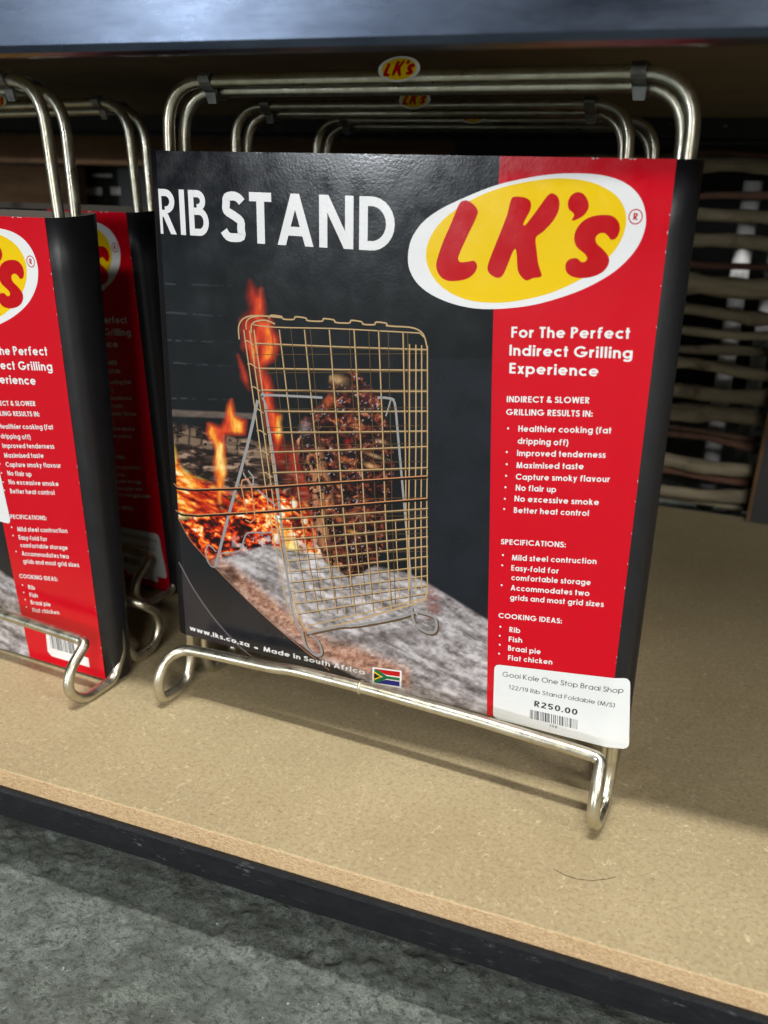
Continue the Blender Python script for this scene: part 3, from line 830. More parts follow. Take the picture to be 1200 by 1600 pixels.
# ---- the sleeve
def make_sleeve():
    root = empty('cardboard_sleeve', 'x', 'packaging sleeve')
    Wd, Hh, th = 0.2695, 0.289, 0.0005
    def sheet(name, path, mat, thick=th, n=6, taper=0.0):
        """upright card strip along a plan path (outer face), with thickness and a raw edge"""
        vs, fs, mi = [], [], []
        k = len(path)
        nr = []
        for i in range(k):
            a, b = path[max(i - 1, 0)], path[min(i + 1, k - 1)]
            dx, dy = b[0] - a[0], b[1] - a[1]
            l = math.hypot(dx, dy)
            nr.append((dy / l, -dx / l))
        for j in range(n + 1):
            z = Hh * j / n
            f = 1 - taper * (1 - j / n)
            for i in range(k):
                for q in (0, 1):
                    x, y = path[i]
                    vs.append((x - nr[i][0] * thick * q, (y - nr[i][1] * thick * q) * f, z))
        for j in range(n):
            for i in range(k - 1):
                a = (j * k + i) * 2
                b = a + 2
                c, d = a + 2 * k, b + 2 * k
                fs.append((a, b, d, c)); mi.append(0)
                fs.append((a + 1, c + 1, d + 1, b + 1)); mi.append(1)
        for j in (0, n):
            for i in range(k - 1):
                a = (j * k + i) * 2
                f_ = (a, a + 1, a + 3, a + 2)
                fs.append(f_ if j == 0 else f_[::-1]); mi.append(2)
        me = mesh_of(name, vs, fs)
        for q in (mat, M['inner'], M['edge']):
            me.materials.append(q)
        me.polygons.foreach_set('material_index', mi)
        if len(path) > 2:
            me.polygons.foreach_set('use_smooth', [True] * len(me.polygons))
        o = bpy.data.objects.new(name, me)
        COL.objects.link(o)
        o.parent = root
        return o
    front = sheet('front_panel', [(0, 0), (Wd, 0)], M['black'])
    sheet('side_panel', [(Wd + .00005, 0.00025), (Wd + .004, 0.0016), (Wd + .0070, .0046), (Wd + .0085, .0095), (Wd + .0088, .016), (Wd + .0080, .024), (Wd + .0055, .031), (Wd + .0005, .0395)], M['spine'], taper=0.38, n=10)
    sheet('side_panel', [(-.0005, .0395), (-.0055, .031), (-.0080, .024), (-.0088, .016), (-.0085, .0095), (-.0070, .0046), (-.004, 0.0016), (-.00005, 0.00025)], M['spine'], taper=0.38, n=10)
    sheet('back_panel', [(Wd, .040), (0, .040)], M['spine'], taper=0.38)
    me = photo_grid()
    link('photo_print', me, M['photo'], front)
    # red side band
    pr = Print()
    bd_ = [(192.0, 289), (192.2, 250), (193.4, 215), (194.4, 188), (196.2, 150), (198.6, 100), (200.6, 50), (203.2, 0), (Wd * 1000, 0), (Wd * 1000, 289)]
    pr.poly(bd_[::-1], 2)
    pr.make('red_band', M['red'], front)
    # logo
    z3 = Z(620, 240, 2.727)
    ov = catmull([z3(*q) for q in ((48, 440), (62, 365), (108, 295), (180, 240), (290, 186), (430, 132), (600, 95), (740, 83), (880, 92), (980, 128), (1040, 190), (1062, 270), (1050, 345), (1010, 420), (930, 500), (820, 565), (700, 612), (560, 648), (400, 662), (280, 650), (170, 612), (95, 560), (57, 500))], 4)
    yl = catmull([z3(*q) for q in ((125, 440), (137, 370), (180, 300), (245, 243), (335, 188), (450, 143), (600, 112), (720, 105), (830, 121), (920, 165), (966, 222), (978, 290), (955, 370), (900, 445), (810, 520), (665, 590), (530, 624), (420, 635), (300, 622), (205, 577), (147, 512))], 4)
    pr = Print(); pr.poly(ov, 3.5); lg = pr.make('logo', M['white'], front)
    pr = Print(); pr.poly(yl, 5); pr.make('logo_field', M['yellow'], lg)
    LT = {'L': ((283, 200), (312, 204), (345, 238), (338, 275), (302, 350), (266, 430), (264, 455), (278, 462), (305, 459), (330, 456), (343, 475), (334, 505), (305, 530), (265, 541), (218, 541), (186, 522), (169, 484), (174, 445), (200, 370), (235, 290), (262, 222)),
          'K': ((500, 183), (545, 186), (570, 203), (570, 238), (543, 290), (542, 304), (552, 300), (592, 248), (640, 182), (662, 168), (684, 180), (694, 208), (688, 248), (662, 292), (622, 334), (593, 358), (597, 415), (604, 470), (618, 515), (608, 526), (580, 530), (556, 540), (535, 528), (516, 495), (512, 435), (506, 405), (492, 424), (470, 480), (452, 518), (430, 529), (400, 514), (387, 488), (400, 440), (440, 340), (470, 262), (486, 200)),
          'q': ((770, 163), (796, 171), (815, 200), (818, 230), (800, 260), (772, 278), (749, 285), (748, 278), (756, 262), (750, 250), (733, 235), (730, 205), (744, 177)),
          's': ((890, 260), (925, 268), (948, 295), (950, 330), (935, 360), (913, 366), (902, 352), (885, 338), (862, 341), (848, 358), (853, 383), (880, 408), (903, 440), (903, 470), (880, 502), (840, 522), (790, 530), (745, 522), (722, 500), (720, 470), (735, 450), (760, 444), (775, 450), (787, 461), (803, 459), (812, 445), (800, 425), (770, 400), (757, 370), (762, 330), (790, 290), (835, 266))}
    for k in 'LKqs':
        pr = Print(); pr.poly(catmull([z3(*q) for q in LT[k]], 3), 6.5)
        pr.make('logo_letter', M['darkred'], lg)
    pr = Print()
    cx, cz = z3(1018, 268)
    ring = [(cx + 2.85 * math.cos(a * math.pi / 10), cz + 3.0 * math.sin(a * math.pi / 10)) for a in range(20)]
    pr.ribbon(ring, .5, 5, True)
    text(pr, 'R', cx - .95, cz - 1.4, cx + 1.05, cz - 1.35, 2.9, .19, 5)
    pr.make('registered_mark', M['darkred'], lg)
    # title
    pr = Print()
    for s_, x0, x1, zb, zt_ in (('RIB', -1.6, 32.5, 246.6, 269.8), ('STAND', 40.6, 141.2, 244.5, 269.8)):
        text(pr, s_, x0, zb, x1, zb, zt_ - zb, .155 if s_ == 'RIB' else .175, 3, gap=.12)
    ttl = pr
    # crop what would run over the left fold
    ttl.v = [(max(x, 0.0), y, z) for x, y, z in ttl.v]
    ttl.make('title_lettering', M['white'], front)
    # copy on the red band
    def line(s_, a, b, cap, w=.178, sh=-.035, mat='white', name='lettering', bullet=None, gap=.13, par=None):
        pr = Print()
        (x0, z0), (x1, z1) = PX(*a), PX(*b)
        text(pr, s_, x0, z0, x1, z1, cap, w, 5, sh, gap)
        if bullet:
            bx, bz = PX(*bullet)
            pr.poly([(bx + .55 * math.cos(k * .785), bz + .55 * math.sin(k * .785)) for k in range(8)], 5)
        return pr.make(name, M[mat], par or front)
    line('For The Perfect', (799, 527), (984, 529), 5.1, .185)
    line('Indirect Grilling', (796, 555), (988, 560), 5.1, .185)
    line('Experience', (796, 583), (935, 588), 5.1, .185)
    line('INDIRECT & SLOWER', (792, 628), (921, 630), 3.0, .185)
    line('GRILLING RESULTS IN:', (791, 648), (926, 651), 3.0, .185)
    for s_, a, b, bl in (('Healthier cooking (fat', (810, 674), (955, 677), (794, 669)), ('dripping off)', (809, 693), (888, 696), None), ('Improved tenderness', (808, 712), (946, 715), (792, 706)), ('Maximised taste', (807, 731), (912, 733), (792, 725)), ('Capture smoky flavour', (806, 749), (953, 753), (791, 743)), ('No flair up', (806, 766), (869, 769), (790, 761)), ('No excessive smoke', (804, 783), (936, 789), (789, 779)), ('Better heat control', (803, 801), (920, 806), (788, 795))):
        line(s_, a, b, 3.05, .178, bullet=bl)
    line('SPECIFICATIONS:', (783, 850), (884, 855), 2.9, .185)
    for s_, a, b, bl in (('Mild steel contruction', (800, 875), (932, 881), (786, 867)), ('Easy-fold for', (799, 891), (873, 896), (785, 883)), ('comfortable storage', (799, 906), (923, 914), None), ('Accommodates two', (798, 922), (921, 931), (784, 914)), ('grids and most grid sizes', (797, 937), (943, 948), None)):
        line(s_, a, b, 3.05, .178, bullet=bl)
    line('COOKING IDEAS:', (779, 965), (878, 974), 2.9, .185)
    for s_, a, b, bl in (('Rib', (796, 987), (813, 989), (782, 979)), ('Fish', (795, 1002), (816, 1004), (781, 993)), ('Braai pie', (794, 1016), (845, 1022), (781, 1007)), ('Flat chicken', (794, 1031), (863, 1038), (780, 1021))):
        line(s_, a, b, 3.0, .178, bullet=bl)
    line('www.lks.co.za', (297, 984), (390, 1011), 3.2, .2, 0)
    line('*', (397, 1014), (404, 1016), 3.2, .2, 0)
    line('Made in South Africa', (412, 1017), (570, 1054), 3.2, .2, 0)
    # sweep lines
    z2 = Z(240, 750, 2.222)
    pr = Print(); pr.ribbon(catmull([z2(*q) for q in ((85, 130), (130, 210), (220, 310), (330, 420), (450, 530), (610, 660))], 4, False), .35, 2); pr.make('orange_rule', M['orange'], front)
    pr = Print(); pr.ribbon(catmull([z2(*q) for q in ((88, 285), (140, 380), (210, 480), (290, 570), (345, 615))], 4, False), .7, 2); pr.make('grey_rule', M['grayline'], front)
    rr = random.Random(4)
    pr = Print()
    for k in range(16):
        z = rr.uniform(5, 285)
        x = Wd * 1000 - rr.uniform(.05, .25)
        a, b = rr.uniform(.12, .4), rr.uniform(.2, .9)
        pr.poly([(x - a, z), (x + .1, z - b), (x + .1, z + b)], 5)
    for k in range(9):
        x = rr.uniform(4, 260)
        pr.poly([(x, 288.9), (x + rr.uniform(.4, 1.2), 288.5 - rr.uniform(0, .5)), (x + 1.6, 288.9)], 5)
    pr.make('scuff', M['edge'], front)['kind'] = 'stuff'
    # flag
    fq = [PX(*q) for q in ((582, 1042), (628, 1048), (627, 1075), (582, 1068))]
    def F_(a, b):
        (x0, z0), (x1, z1), (x2, z2_), (x3, z3_) = fq
        tx, tz = x0 + (x1 - x0) * a, z0 + (z1 - z0) * a
        bx, bz = x3 + (x2 - x3) * a, z3_ + (z2_ - z3_) * a
        return (tx + (bx - tx) * b, tz + (bz - tz) * b)
    pr = Print(); pr.poly([F_(0, 1), F_(1, 1), F_(1, 0), F_(0, 0)], 3); fl = pr.make('flag', M['white'], front)
    def fp(name, pts, mat, lay):
        pr = Print(); pr.poly([F_(.06 + a * .88, .08 + b * .84) for a, b in pts][::-1], lay); pr.make(name, M[mat], fl)
    fp('flag_stripe', ((0, 0), (1, 0), (1, .33), (.47, .33)), 'darkred', 4)
    fp('flag_stripe', ((.47, .67), (1, .67), (1, 1), (0, 1)), 'blue', 4)
    fp('flag_pall', ((0, .04), (.0, .24), (.36, .5), (0, .76), (0, .96), (.14, .96), (.5, .6), (1, .6), (1, .4), (.5, .4), (.14, .04)), 'green', 5)
    fp('flag_triangle', ((0, .18), (0, .82), (.32, .5)), 'yellow', 6)
    fp('flag_triangle', ((0, .28), (0, .72), (.23, .5)), 'darkink', 7)
    # the barcode panel at the foot (seen only where the wire bar sits higher)
    pr = Print(); pr.poly([(224, 6), (257, 6), (257, 13), (249, 13.5), (249, 25), (222, 25), (221, 9)], 4); bl = pr.make('barcode_panel', M['white'], front)
    pr = Print()
    x = 225
    rr = random.Random(3)
    while x < 246:
        w_ = rr.choice((.35, .5, .8))
        pr.poly([(x, 12.5), (x + w_, 12.5), (x + w_, 23), (x, 23)], 5)
        x += w_ + rr.choice((.4, .6, .9))
    pr.make('barcode', M['ink'], bl)
    return root, front

def photo_wires(front):
    """the grill basket and folding stand in the printed picture"""
    z1 = Z(240, 400, 2.609); z2 = Z(240, 750, 2.222)
    def lerp(a, b, t): return (a[0] + (b[0] - a[0]) * t, a[1] + (b[1] - a[1]) * t)
    def along(pts, y):
        for (x0, y0), (x1, y1) in zip(pts, pts[1:]):
            if y0 <= y <= y1:
                return x0 + (x1 - x0) * (y - y0) / (y1 - y0)
        return pts[0][0] if y < pts[0][1] else pts[-1][0]
    L = [(396, 515), (409, 607), (428, 745), (440, 826), (458, 920), (472, 975)]
    Rr = [(668, 540), (668, 700), (667, 800), (668, 925)]
    T = [(396, 507), (430, 511), (520, 513), (600, 517), (655, 520)]
    pb, pg = Print(), Print()
    lay = [2.5]
    def rb(p, pts, w, dl=0):
        if len(pts) > 3: pts = catmull(pts, 3, False)
        lay[0] += 0.12
        if lay[0] > 5: lay[0] = 2.5
        p.ribbon([PX(*q) for q in pts], w, lay[0] + dl)
    def top(x): return 506 + (x - 396) * .052
    def bot(x): return 978 - (x - 474) * .19
    # back grid (dimmer, shifted)
    for i in range(9):
        f = (i + .45) / 9
        pts = []
        for y in (512, 600, 700, 800, 880, 940):
            xl, xr = along(L, y) - 16, along(Rr, y) - 14
            pts.append((xl + (xr - xl) * f, y + (f * 6)))
        rb(pb, pts, .42)
    for k in range(14):
        y0 = 548 + k * 28.5
        rb(pb, [(along(L, y0) - 4, y0 + 6), (along(Rr, y0) - 2, y0 + 4 + (-.015 * (y0 - 560)))], .32)
    # front grid
    nv = 7
    for i in range(1, nv):
        f = i / nv
        pts = []
        for y in (515, 600, 700, 800, 880, 960):
            xl, xr = along(L, y), along(Rr, y)
            pts.append((xl + (xr - xl) * f ** .98, min(max(y, top(xl + (xr - xl) * f)), bot(xl + (xr - xl) * f))))
        rb(pg, pts, .62); rb(pb, [(x + 1.3, y) for x, y in pts], .35)
    for i in range(1, nv):
        f = (i - .5) / nv
        pts = []
        for y in (815, 880, 965):
            xl, xr = along(L, y), along(Rr, y)
            pts.append((xl + (xr - xl) * f, min(y, bot(xl + (xr - xl) * f))))
        rb(pg, pts, .5)
    hy = [(536, 546), (575, 578), (609, 611), (642, 642), (675, 673), (706, 697), (738, 730), (810, 794), (826, 808), (843, 823), (860, 838), (876, 853), (892, 869), (909, 884), (925, 899), (942, 914), (958, 926)]
    for a, b in hy:
        rb(pg, [(along(L, a) - 1, a), ((along(L, a) + 668) / 2, (a + b) / 2 + .6), (669, b)], .62)
        rb(pb, [(along(L, a) - 1, a + 2.0), ((along(L, a) + 668) / 2, (a + b) / 2 + 2.6), (669, b + 2.0)], .45)
    # left side rungs between the two grids
    for y in (536, 572, 608, 642, 676, 708, 742, 800, 830, 860, 890, 920):
        rb(pg, [(along(L, y) - 17, y - 3), (along(L, y) - 12, y - 4), (along(L, y) - 2, y + 3)], .6)
    for pts in ([(x - 15, y) for x, y in L], [(x - 6, y + 1) for x, y in L], [(x + 1, y) for x, y in L]):
        rb(pg, pts, .75)
    rb(pg, [(374, 530), (373, 510), (380, 498), (395, 493), (420, 494), (440, 496)], .8)
    rb(pg, [(393, 520), (393, 508), (400, 502), (415, 500), (430, 506)], .8)
    rb(pg, [(385, 515), (385, 503), (392, 496), (405, 494)], .7)
    wob = [(420, 494)]
    for x in (424, 462, 506, 549, 588):
        wob += [(x - 3, 496 + (x - 420) * .065), (x, 492 + (x - 420) * .065), (x + 16, 494 + (x - 420) * .065), (x + 19, 498 + (x - 420) * .065)]
    wob += [(640, 511), (655, 516), (663, 525), (668, 545)]
    rb(pg, wob, .75)
    rb(pg, T, .6)
    rb(pg, [(655, 519), (664, 528), (668, 545)], .6)
    for dx in (0, -9, -18, -28):
        rb(pg, [(x + dx, y + dx * .1) for x, y in Rr], .65)
    rb(pg, [(668, 920), (664, 935), (650, 942), (560, 968), (490, 985), (476, 980), (466, 960), (458, 930)], 1.0)
    rb(pg, [(480, 978), (560, 960), (660, 935)], .7)
    o2 = pb.make('printed_back_grid', M['golddark'], front)
    o1 = pg.make('printed_front_grid', M['gold'], front)
    # stand in grey steel
    ps = Print()
    pd = Print()
    rb(ps, [z1(0, 0) and (403, 625), (386, 700), (360, 796), (337, 885)], 1.9, 1)
    rb(ps, [(337, 886), (330, 884), (323, 872), (323, 856), (328, 852), (338, 862)], .9, 1)
    rb(ps, [(343, 865), (370, 862), (377, 856), (384, 836), (392, 832), (425, 832)], .9, 1)
    rb(ps, [(418, 640), (414, 628), (410, 620), (418, 617), (504, 621)], 1.3, 1)
    rb(ps, [(415, 640), (430, 730), (447, 880), (458, 960), (470, 985)], 1.4, 1)
    rb(ps, [(590, 621), (608, 622), (617, 630), (622, 680), (631, 780), (640, 880), (645, 948)], 1.3, 1)
    rb(ps, [(611, 624), (603, 650)], .8, 1)
    rb(pd, [(x + 2.2, y + 1.5) for x, y in ((472, 985), (478, 1008), (490, 1022), (500, 1024), (503, 1016), (496, 1000), (484, 992))], 1.4)
    rb(pd, [(x + 2, y + 2.5) for x, y in ((643, 948), (648, 974), (668, 988), (680, 986), (682, 972), (676, 962), (650, 955))], 1.6)
    rb(pd, [(480, 993), (530, 982), (560, 980), (620, 969), (650, 960)], 1.2)
    pd.make('printed_stand_shadow', M['golddark'], front)
    rb(ps, [(472, 985), (478, 1008), (490, 1022), (500, 1024), (503, 1016), (496, 1000), (484, 992)], 1.3, 1)
    rb(ps, [(643, 948), (648, 974), (668, 988), (680, 986), (682, 972), (676, 962), (650, 955)], 1.5, 1)
    rb(ps, [(480, 989), (530, 978), (560, 976), (620, 965), (650, 956)], 1.3, 1)
    rb(ps, [(380, 738), (388, 752), (400, 762), (420, 780), (432, 790)], 1.0, 1)
    rb(ps, [(388, 735), (396, 745), (396, 757)], 1.0, 1)
    ps.make('printed_stand', M['steelink'], front)
    ph = Print()
    def rb2(pts, w, mat): ph_ = mat; ph_.ribbon([PX(*q) for q in pts], w, 7)
    hd = Print(); hl = Print()
    for pts in ([(272, 757), (278, 763), (300, 766), (400, 763), (520, 755), (668, 745)], [(275, 799), (284, 804), (310, 806), (400, 801), (520, 792), (668, 780)]):
        hd.ribbon([PX(*q) for q in pts], 1.5, 6.2)
        hl.ribbon([PX(x, y - 2) for x, y in pts], .55, 7)
    hl.ribbon([PX(*q) for q in ((377, 760), (379, 750), (388, 748), (393, 758), (399, 810), (392, 816), (384, 812))], .8, 7.4)
    hl.ribbon([PX(*q) for q in ((378, 762), (386, 802))], .8, 7.6)
    hd.make('printed_handle', M['darkink'], front)
    hl.make('printed_handle_edge', M['orange'], front)

sleeve, front = make_sleeve()
photo_wires(front)

# ---- price sticker: a part of each sleeve
def sticker_curve(x, z):
    """how far the label leaves the card plane (m); past the fold it follows the side"""
    e_ = max(0.0, x - 0.2695)
    return -0.0005 + e_ * 0.30 + 0.00012 * math.sin(z * 300 + 1) * (1 if x > .25 else .3)
def make_sticker(parent, corners, name='price_sticker'):
    (x0, z0), (x1, z1), (x2, z2_), (x3, z3_) = corners       # tl tr br bl in mm
    nu, nv = 26, 14
    def Q(a, b):
        tx, tz = x0 + (x1 - x0) * a, z0 + (z1 - z0) * a
        bx, bz = x3 + (x2 - x3) * a, z3_ + (z2_ - z3_) * a
        return tx + (bx - tx) * b, tz + (bz - tz) * b
    Wm, Hm = 74.0, 38.0
    rc = 3.0
    vs, fs = [], []
    for j in range(nv + 1):
        b = (1 - math.cos(math.pi * j / nv)) / 2
        # rounded corners: pull the row ends in
        e_ = min(b, 1 - b) * Hm
        ins = rc - math.sqrt(max(0, rc * rc - (rc - e_) ** 2)) if e_ < rc else 0
        for i in range(nu + 1):
            a = ins / Wm + (1 - 2 * ins / Wm) * i / nu
            x, z = Q(a, b)
            vs.append((x / 1000, sticker_curve(x / 1000, z / 1000), z / 1000))
    for j in range(nv):
        for i in range(nu):
            k = j * (nu + 1) + i
            fs.append((k + nu + 1, k + nu + 2, k + 1, k))
    st = link(name, mesh_of(name, vs, fs), M['paper'], parent, smooth=True)
    def lt(s_, a0, b0, a1, b1, cap, w, gap=.15):
        pr = Print()
        (xa, za), (xb, zb) = Q(a0, b0), Q(a1, b1)
        text(pr, s_, xa, za, xb, zb, cap, w, 0, 0, gap)
        pr.v = [(x, sticker_curve(x, z) - .00006 + y, z) for x, y, z in pr.v]
        pr.make('lettering', M['ink'], st)
    lt('Gooi Kole One Stop Braai Shop', .065, .20, .955, .20, 3.0, .105, .12)
    lt('122/19 Rib Stand Foldable (M/S)', .115, .405, .90, .405, 2.5, .105, .13)
    lt('R250.00', .315, .62, .635, .62, 3.5, .17, .16)
    lt('358', .43, .90, .49, .90, 1.5, .10, .2)
    pr = Print()
    a = .285
    rr = random.Random(8)
    while a < .64:
        w_ = rr.choice((.004, .006, .009))
        (xa, za), (xb, zb), (xc, zc), (xd, zd) = Q(a, .84), Q(a + w_, .84), Q(a + w_, .69), Q(a, .69)
        pr.poly([(xa, za), (xb, zb), (xc, zc), (xd, zd)], 0)
        a += w_ + rr.choice((.004, .006, .010))
    pr.v = [(x, sticker_curve(x, z) - .00006 + y, z) for x, y, z in pr.v]
    pr.make('barcode', M['ink'], st)
    return st
def Rx(a): return Matrix.Rotation(a, 4, 'X')

# master -> copies before the main sleeve gets its own price label
def clone_sleeve(loc, rot, corners, label, group='packaging sleeves on the rib stands'):
    c = copy_tree(sleeve)
    c.location = loc
    c.rotation_euler = rot
    tag(c, label, 'packaging sleeve', group)
    fr = [k for k in c.children if k.name.startswith('front_panel')][0]
    if corners:
        make_sticker(c, corners)
    return c
GR = 'packaging sleeves on the rib stands'
sl_left = clone_sleeve((0, 0, 0), (0, 0, 0), [(127, 141), (203.5, 139), (206.5, 99), (130, 101)], 'bright red and black sleeve cropped by the left edge, resting on the board')
# placed by its lower right corner
def place_by_corner(o, corner, rx, ry, rz, local=(0.2695, 0, 0)):
    o.rotation_euler = (rx, ry, rz)
    m_ = o.rotation_euler.to_matrix()
    o.location = Vector(corner) - m_ @ Vector(local)
place_by_corner(sl_left, (-0.0505, -0.0134, 0.0025), 0.055, -0.010, -0.009)
sl_left2 = clone_sleeve((0, 0, 0), (0, 0, 0), [(194, 46), (264, 50), (268, 12), (197, 9)], 'shaded dark red sleeve behind the leftmost one, in the gap beside the large sleeve')
place_by_corner(sl_left2, (-0.0987, 0.118, 0.0025), 0.075, -0.010, -0.09)
sl_mid = clone_sleeve((-0.058, 0.150, 0.0025), (0.02, 0, 0.0), None, 'second sleeve hidden in the dark directly behind the large front sleeve', GR)
sl_far = clone_sleeve((-0.045, 0.280, 0.0025), (0.02, 0, 0.0), None, 'farthest sleeve, third in the row behind the large front sleeve', GR)
# main
sleeve.location = (0, KL * (ZT - 0.038), 0.038)
sleeve.rotation_euler = (KL, 0, 0)
tag(sleeve, 'large black and red sleeve in the centre with the grill photo and logo', 'packaging sleeve', GR)
stc = [PX(773, 1037), PX(984, 1062), PX(981, 1175.5), PX(770.5, 1121)]
make_sticker(sleeve, stc)

# ------------------------------------------------------------------ wire rib stands
RW = 0.0033
def make_stand(reach=1.0, rear=True, inset=0.0, rdy=0.0):
    root = empty('rib_stand', 'x', 'rib stand')
    xl, xr = 0.0, 0.2725
    def frame(name, xl, xr, yv, ztop, sgn, barz, kinks):
        # sgn -1: feet loop towards the viewer, +1: to the back
        def Y(d): return yv + sgn * d * (reach if sgn < 0 else 1)
        pts, rad = [], []
        def add(x, y, z, r): pts.append((x, y, z)); rad.append(r)
        # up the left, over, down the right
        add(xl, Y(0), 0.020, .006); tp = rdy if sgn > 0 else 0
        add(xl, Y(tp), ztop, .024); add(xr - inset, Y(tp), ztop, .024); add(xr, Y(0), .020, .006)
        add(xr, Y(.0075), .0042, .006); add(xr, Y(.0285), .0042, .010); add(xr - .0005, Y(.0365), .0165, .008)
        add(xr - .001, Y(.0335), .0290, .008); add(xr - .002, Y(.0205), .0400, .010)
        for kx, ky, kz in kinks:
            add(kx, Y(.0200 + ky), kz, .010)
        add(xl + .010, Y(.0205), .0375, .010); add(xl + .003, Y(.0290), .0335, .010); add(xl + .001, Y(.0365), .0200, .009)
        add(xl, Y(.0330), .0060, .008); add(xl, Y(.0240), .0042, .008); add(xl, Y(.0060), .0042, .008)
        vs, fs = tube(fillet(pts, rad, True, 8), RW, 16, True)
        return link(name, mesh_of(name, vs, fs), M['wire'], root, smooth=True)
    frame('front_frame', xl, xr, .012, 0.3615, -1, .041, [(.262, .0005, .0408), (.20, 0, .0430), (.135, 0, .0438), (.088, .0002, .0432), (.074, 0, .0408), (.030, 0, .0388)])
    if rear:
        frame('rear_frame', xl + .0040, xr - .0045, .0202, 0.3575, 1, .041, [(.25, 0, .0405), (.14, 0, .0420), (.03, 0, .0395)])
    # weld bead on the bar
    bm = bmesh.new()
    bmesh.ops.create_icosphere(bm, subdivisions=2, radius=1)
    for v in bm.verts:
        v.co = Vector((v.co.x * .0016 * (1 + .2 * math.sin(v.co.z * 9)), v.co.y * .0043, v.co.z * .0043)) + Vector((.1325, .012 - .020 * reach, .0438))
    me = bpy.data.meshes.new('weld_bead'); bm.to_mesh(me); bm.free()
    link('weld_bead', me, M['wire'], root, smooth=True)
    # hinge clips: a bent strip round both top bars near each corner
    for x in (.0265, .2480 - inset):
        ring = [(.0068, .3620), (.0082, .3650), (.0112, .3660), (.0150, .3652), (.0215 + rdy, .3626), (.0247 + rdy, .3600), (.0252 + rdy, .3560), (.0225 + rdy, .3528), (.0180 + rdy, .3540), (.0115, .3570)]
        ring = catmull(ring, 3)
        vs, fs = [], []
        n = len(ring)
        cy, cz = sum(p[0] for p in ring) / n, sum(p[1] for p in ring) / n
        hw = .0033
        for sx in (-hw, hw):
            for q in (1.0, .88):
                for y, z in ring:
                    vs.append((x + sx, cy + (y - cy) * q, cz + (z - cz) * q))
        for i in range(n):
            j = (i + 1) % n
            fs += [(i, j, 2 * n + j, 2 * n + i), (n + i, 3 * n + i, 3 * n + j, n + j), (i, n + i, n + j, j), (2 * n + i, 2 * n + j, 3 * n + j, 3 * n + i)]
        b = len(vs)
        for sx in (-hw, hw):
            for y, z in ((.0128, .3572), (.0150, .3580), (.0168, .3518), (.0150, .3508)):
                vs.append((x + sx * (1 if z > .354 else .75), y, z))
        for q in ((0, 1, 2, 3), (7, 6, 5, 4), (0, 4, 5, 1), (1, 5, 6, 2), (2, 6, 7, 3), (3, 7, 4, 0)):
            fs.append(tuple(b + i for i in q))
        link('hinge_clip', mesh_of('hinge_clip', vs, fs), M['clip'], root)
    # oval badge stuck on the top bar
    bx, bz, by = .1368, .3645, .012
    def bad(name, rx_, rz_, off, mat, par, outline=None):
        vs, fs = [], []
        ol = outline or [(rx_ * math.cos(a * math.pi / 20), rz_ * math.sin(a * math.pi / 20)) for a in range(40)]
        pr = Print(); pr.poly([(x * 1000, z * 1000) for x, z in ol], 0)
        for x, _, z in pr.v:
            s_ = x / .0112
            vs.append((bx + x, by - RW - .0005 - off + max(0, z - .002) * .35, bz + z + x * .03))
        return link(name, mesh_of(name, vs, pr.f), mat, par)
    b0 = bad('badge', .0108, .0056, 0, M['white'], root)
    bad('badge_field', .0088, .0046, .00012, M['yellow'], b0)
    z3 = lambda x, y: ((x - 555) / 510 * .0106, (372 - y) / 290 * .0053)
    for k in 'LKqs':
        ol = catmull([z3(*q) for q in LTR[k]], 2)
        bad('badge_letter', 0, 0, .00024, M['darkred'], b0, ol)
    return root
LTR = {'L': ((283, 230), (345, 260), (264, 455), (343, 475), (300, 530), (186, 522), (169, 470)),
       'K': ((500, 183), (570, 203), (542, 304), (650, 168), (694, 208), (593, 358), (618, 515), (556, 540), (506, 405), (440, 525), (387, 488), (440, 340)),
       'q': ((770, 173), (818, 200), (800, 260), (755, 282), (735, 220)),
       's': ((890, 260), (948, 295), (925, 360), (862, 345), (903, 440), (880, 500), (790, 525), (722, 490), (760, 450), (800, 450), (757, 370), (800, 290))}
stand = make_stand()
tag(stand, 'silver wire rib stand carrying the large centre sleeve on the board', 'rib stand', 'folded wire rib stands')
GS = 'folded wire rib stands'
def put_stand(c, corner, rx, ry, rz, label):
    place_by_corner(c, corner, rx, ry, rz, (.2725, .012, 0))
    return tag(c, label, 'rib stand', GS)
lst = make_stand(1.35, True, .011, .012)
put_stand(lst, (-0.0445, -0.0020, 0.0), 0.047, -0.010, -0.009, 'silver wire rib stand cropped by the left edge, one looped foot in view')
put_stand(copy_tree(lst), (-0.0965, 0.128, 0.0), 0.045, -0.008, -0.09, 'shadowed wire rib stand in the dark gap behind the leftmost one')
put_stand(copy_tree(stand), (0.2160, 0.160, 0.0), 0.0, 0, 0.0, 'second wire rib stand in the row behind the large centre sleeve')
put_stand(copy_tree(stand), (0.2080, 0.290, 0.0), 0.0, 0, 0.0, 'third wire rib stand, farthest behind the large centre sleeve')

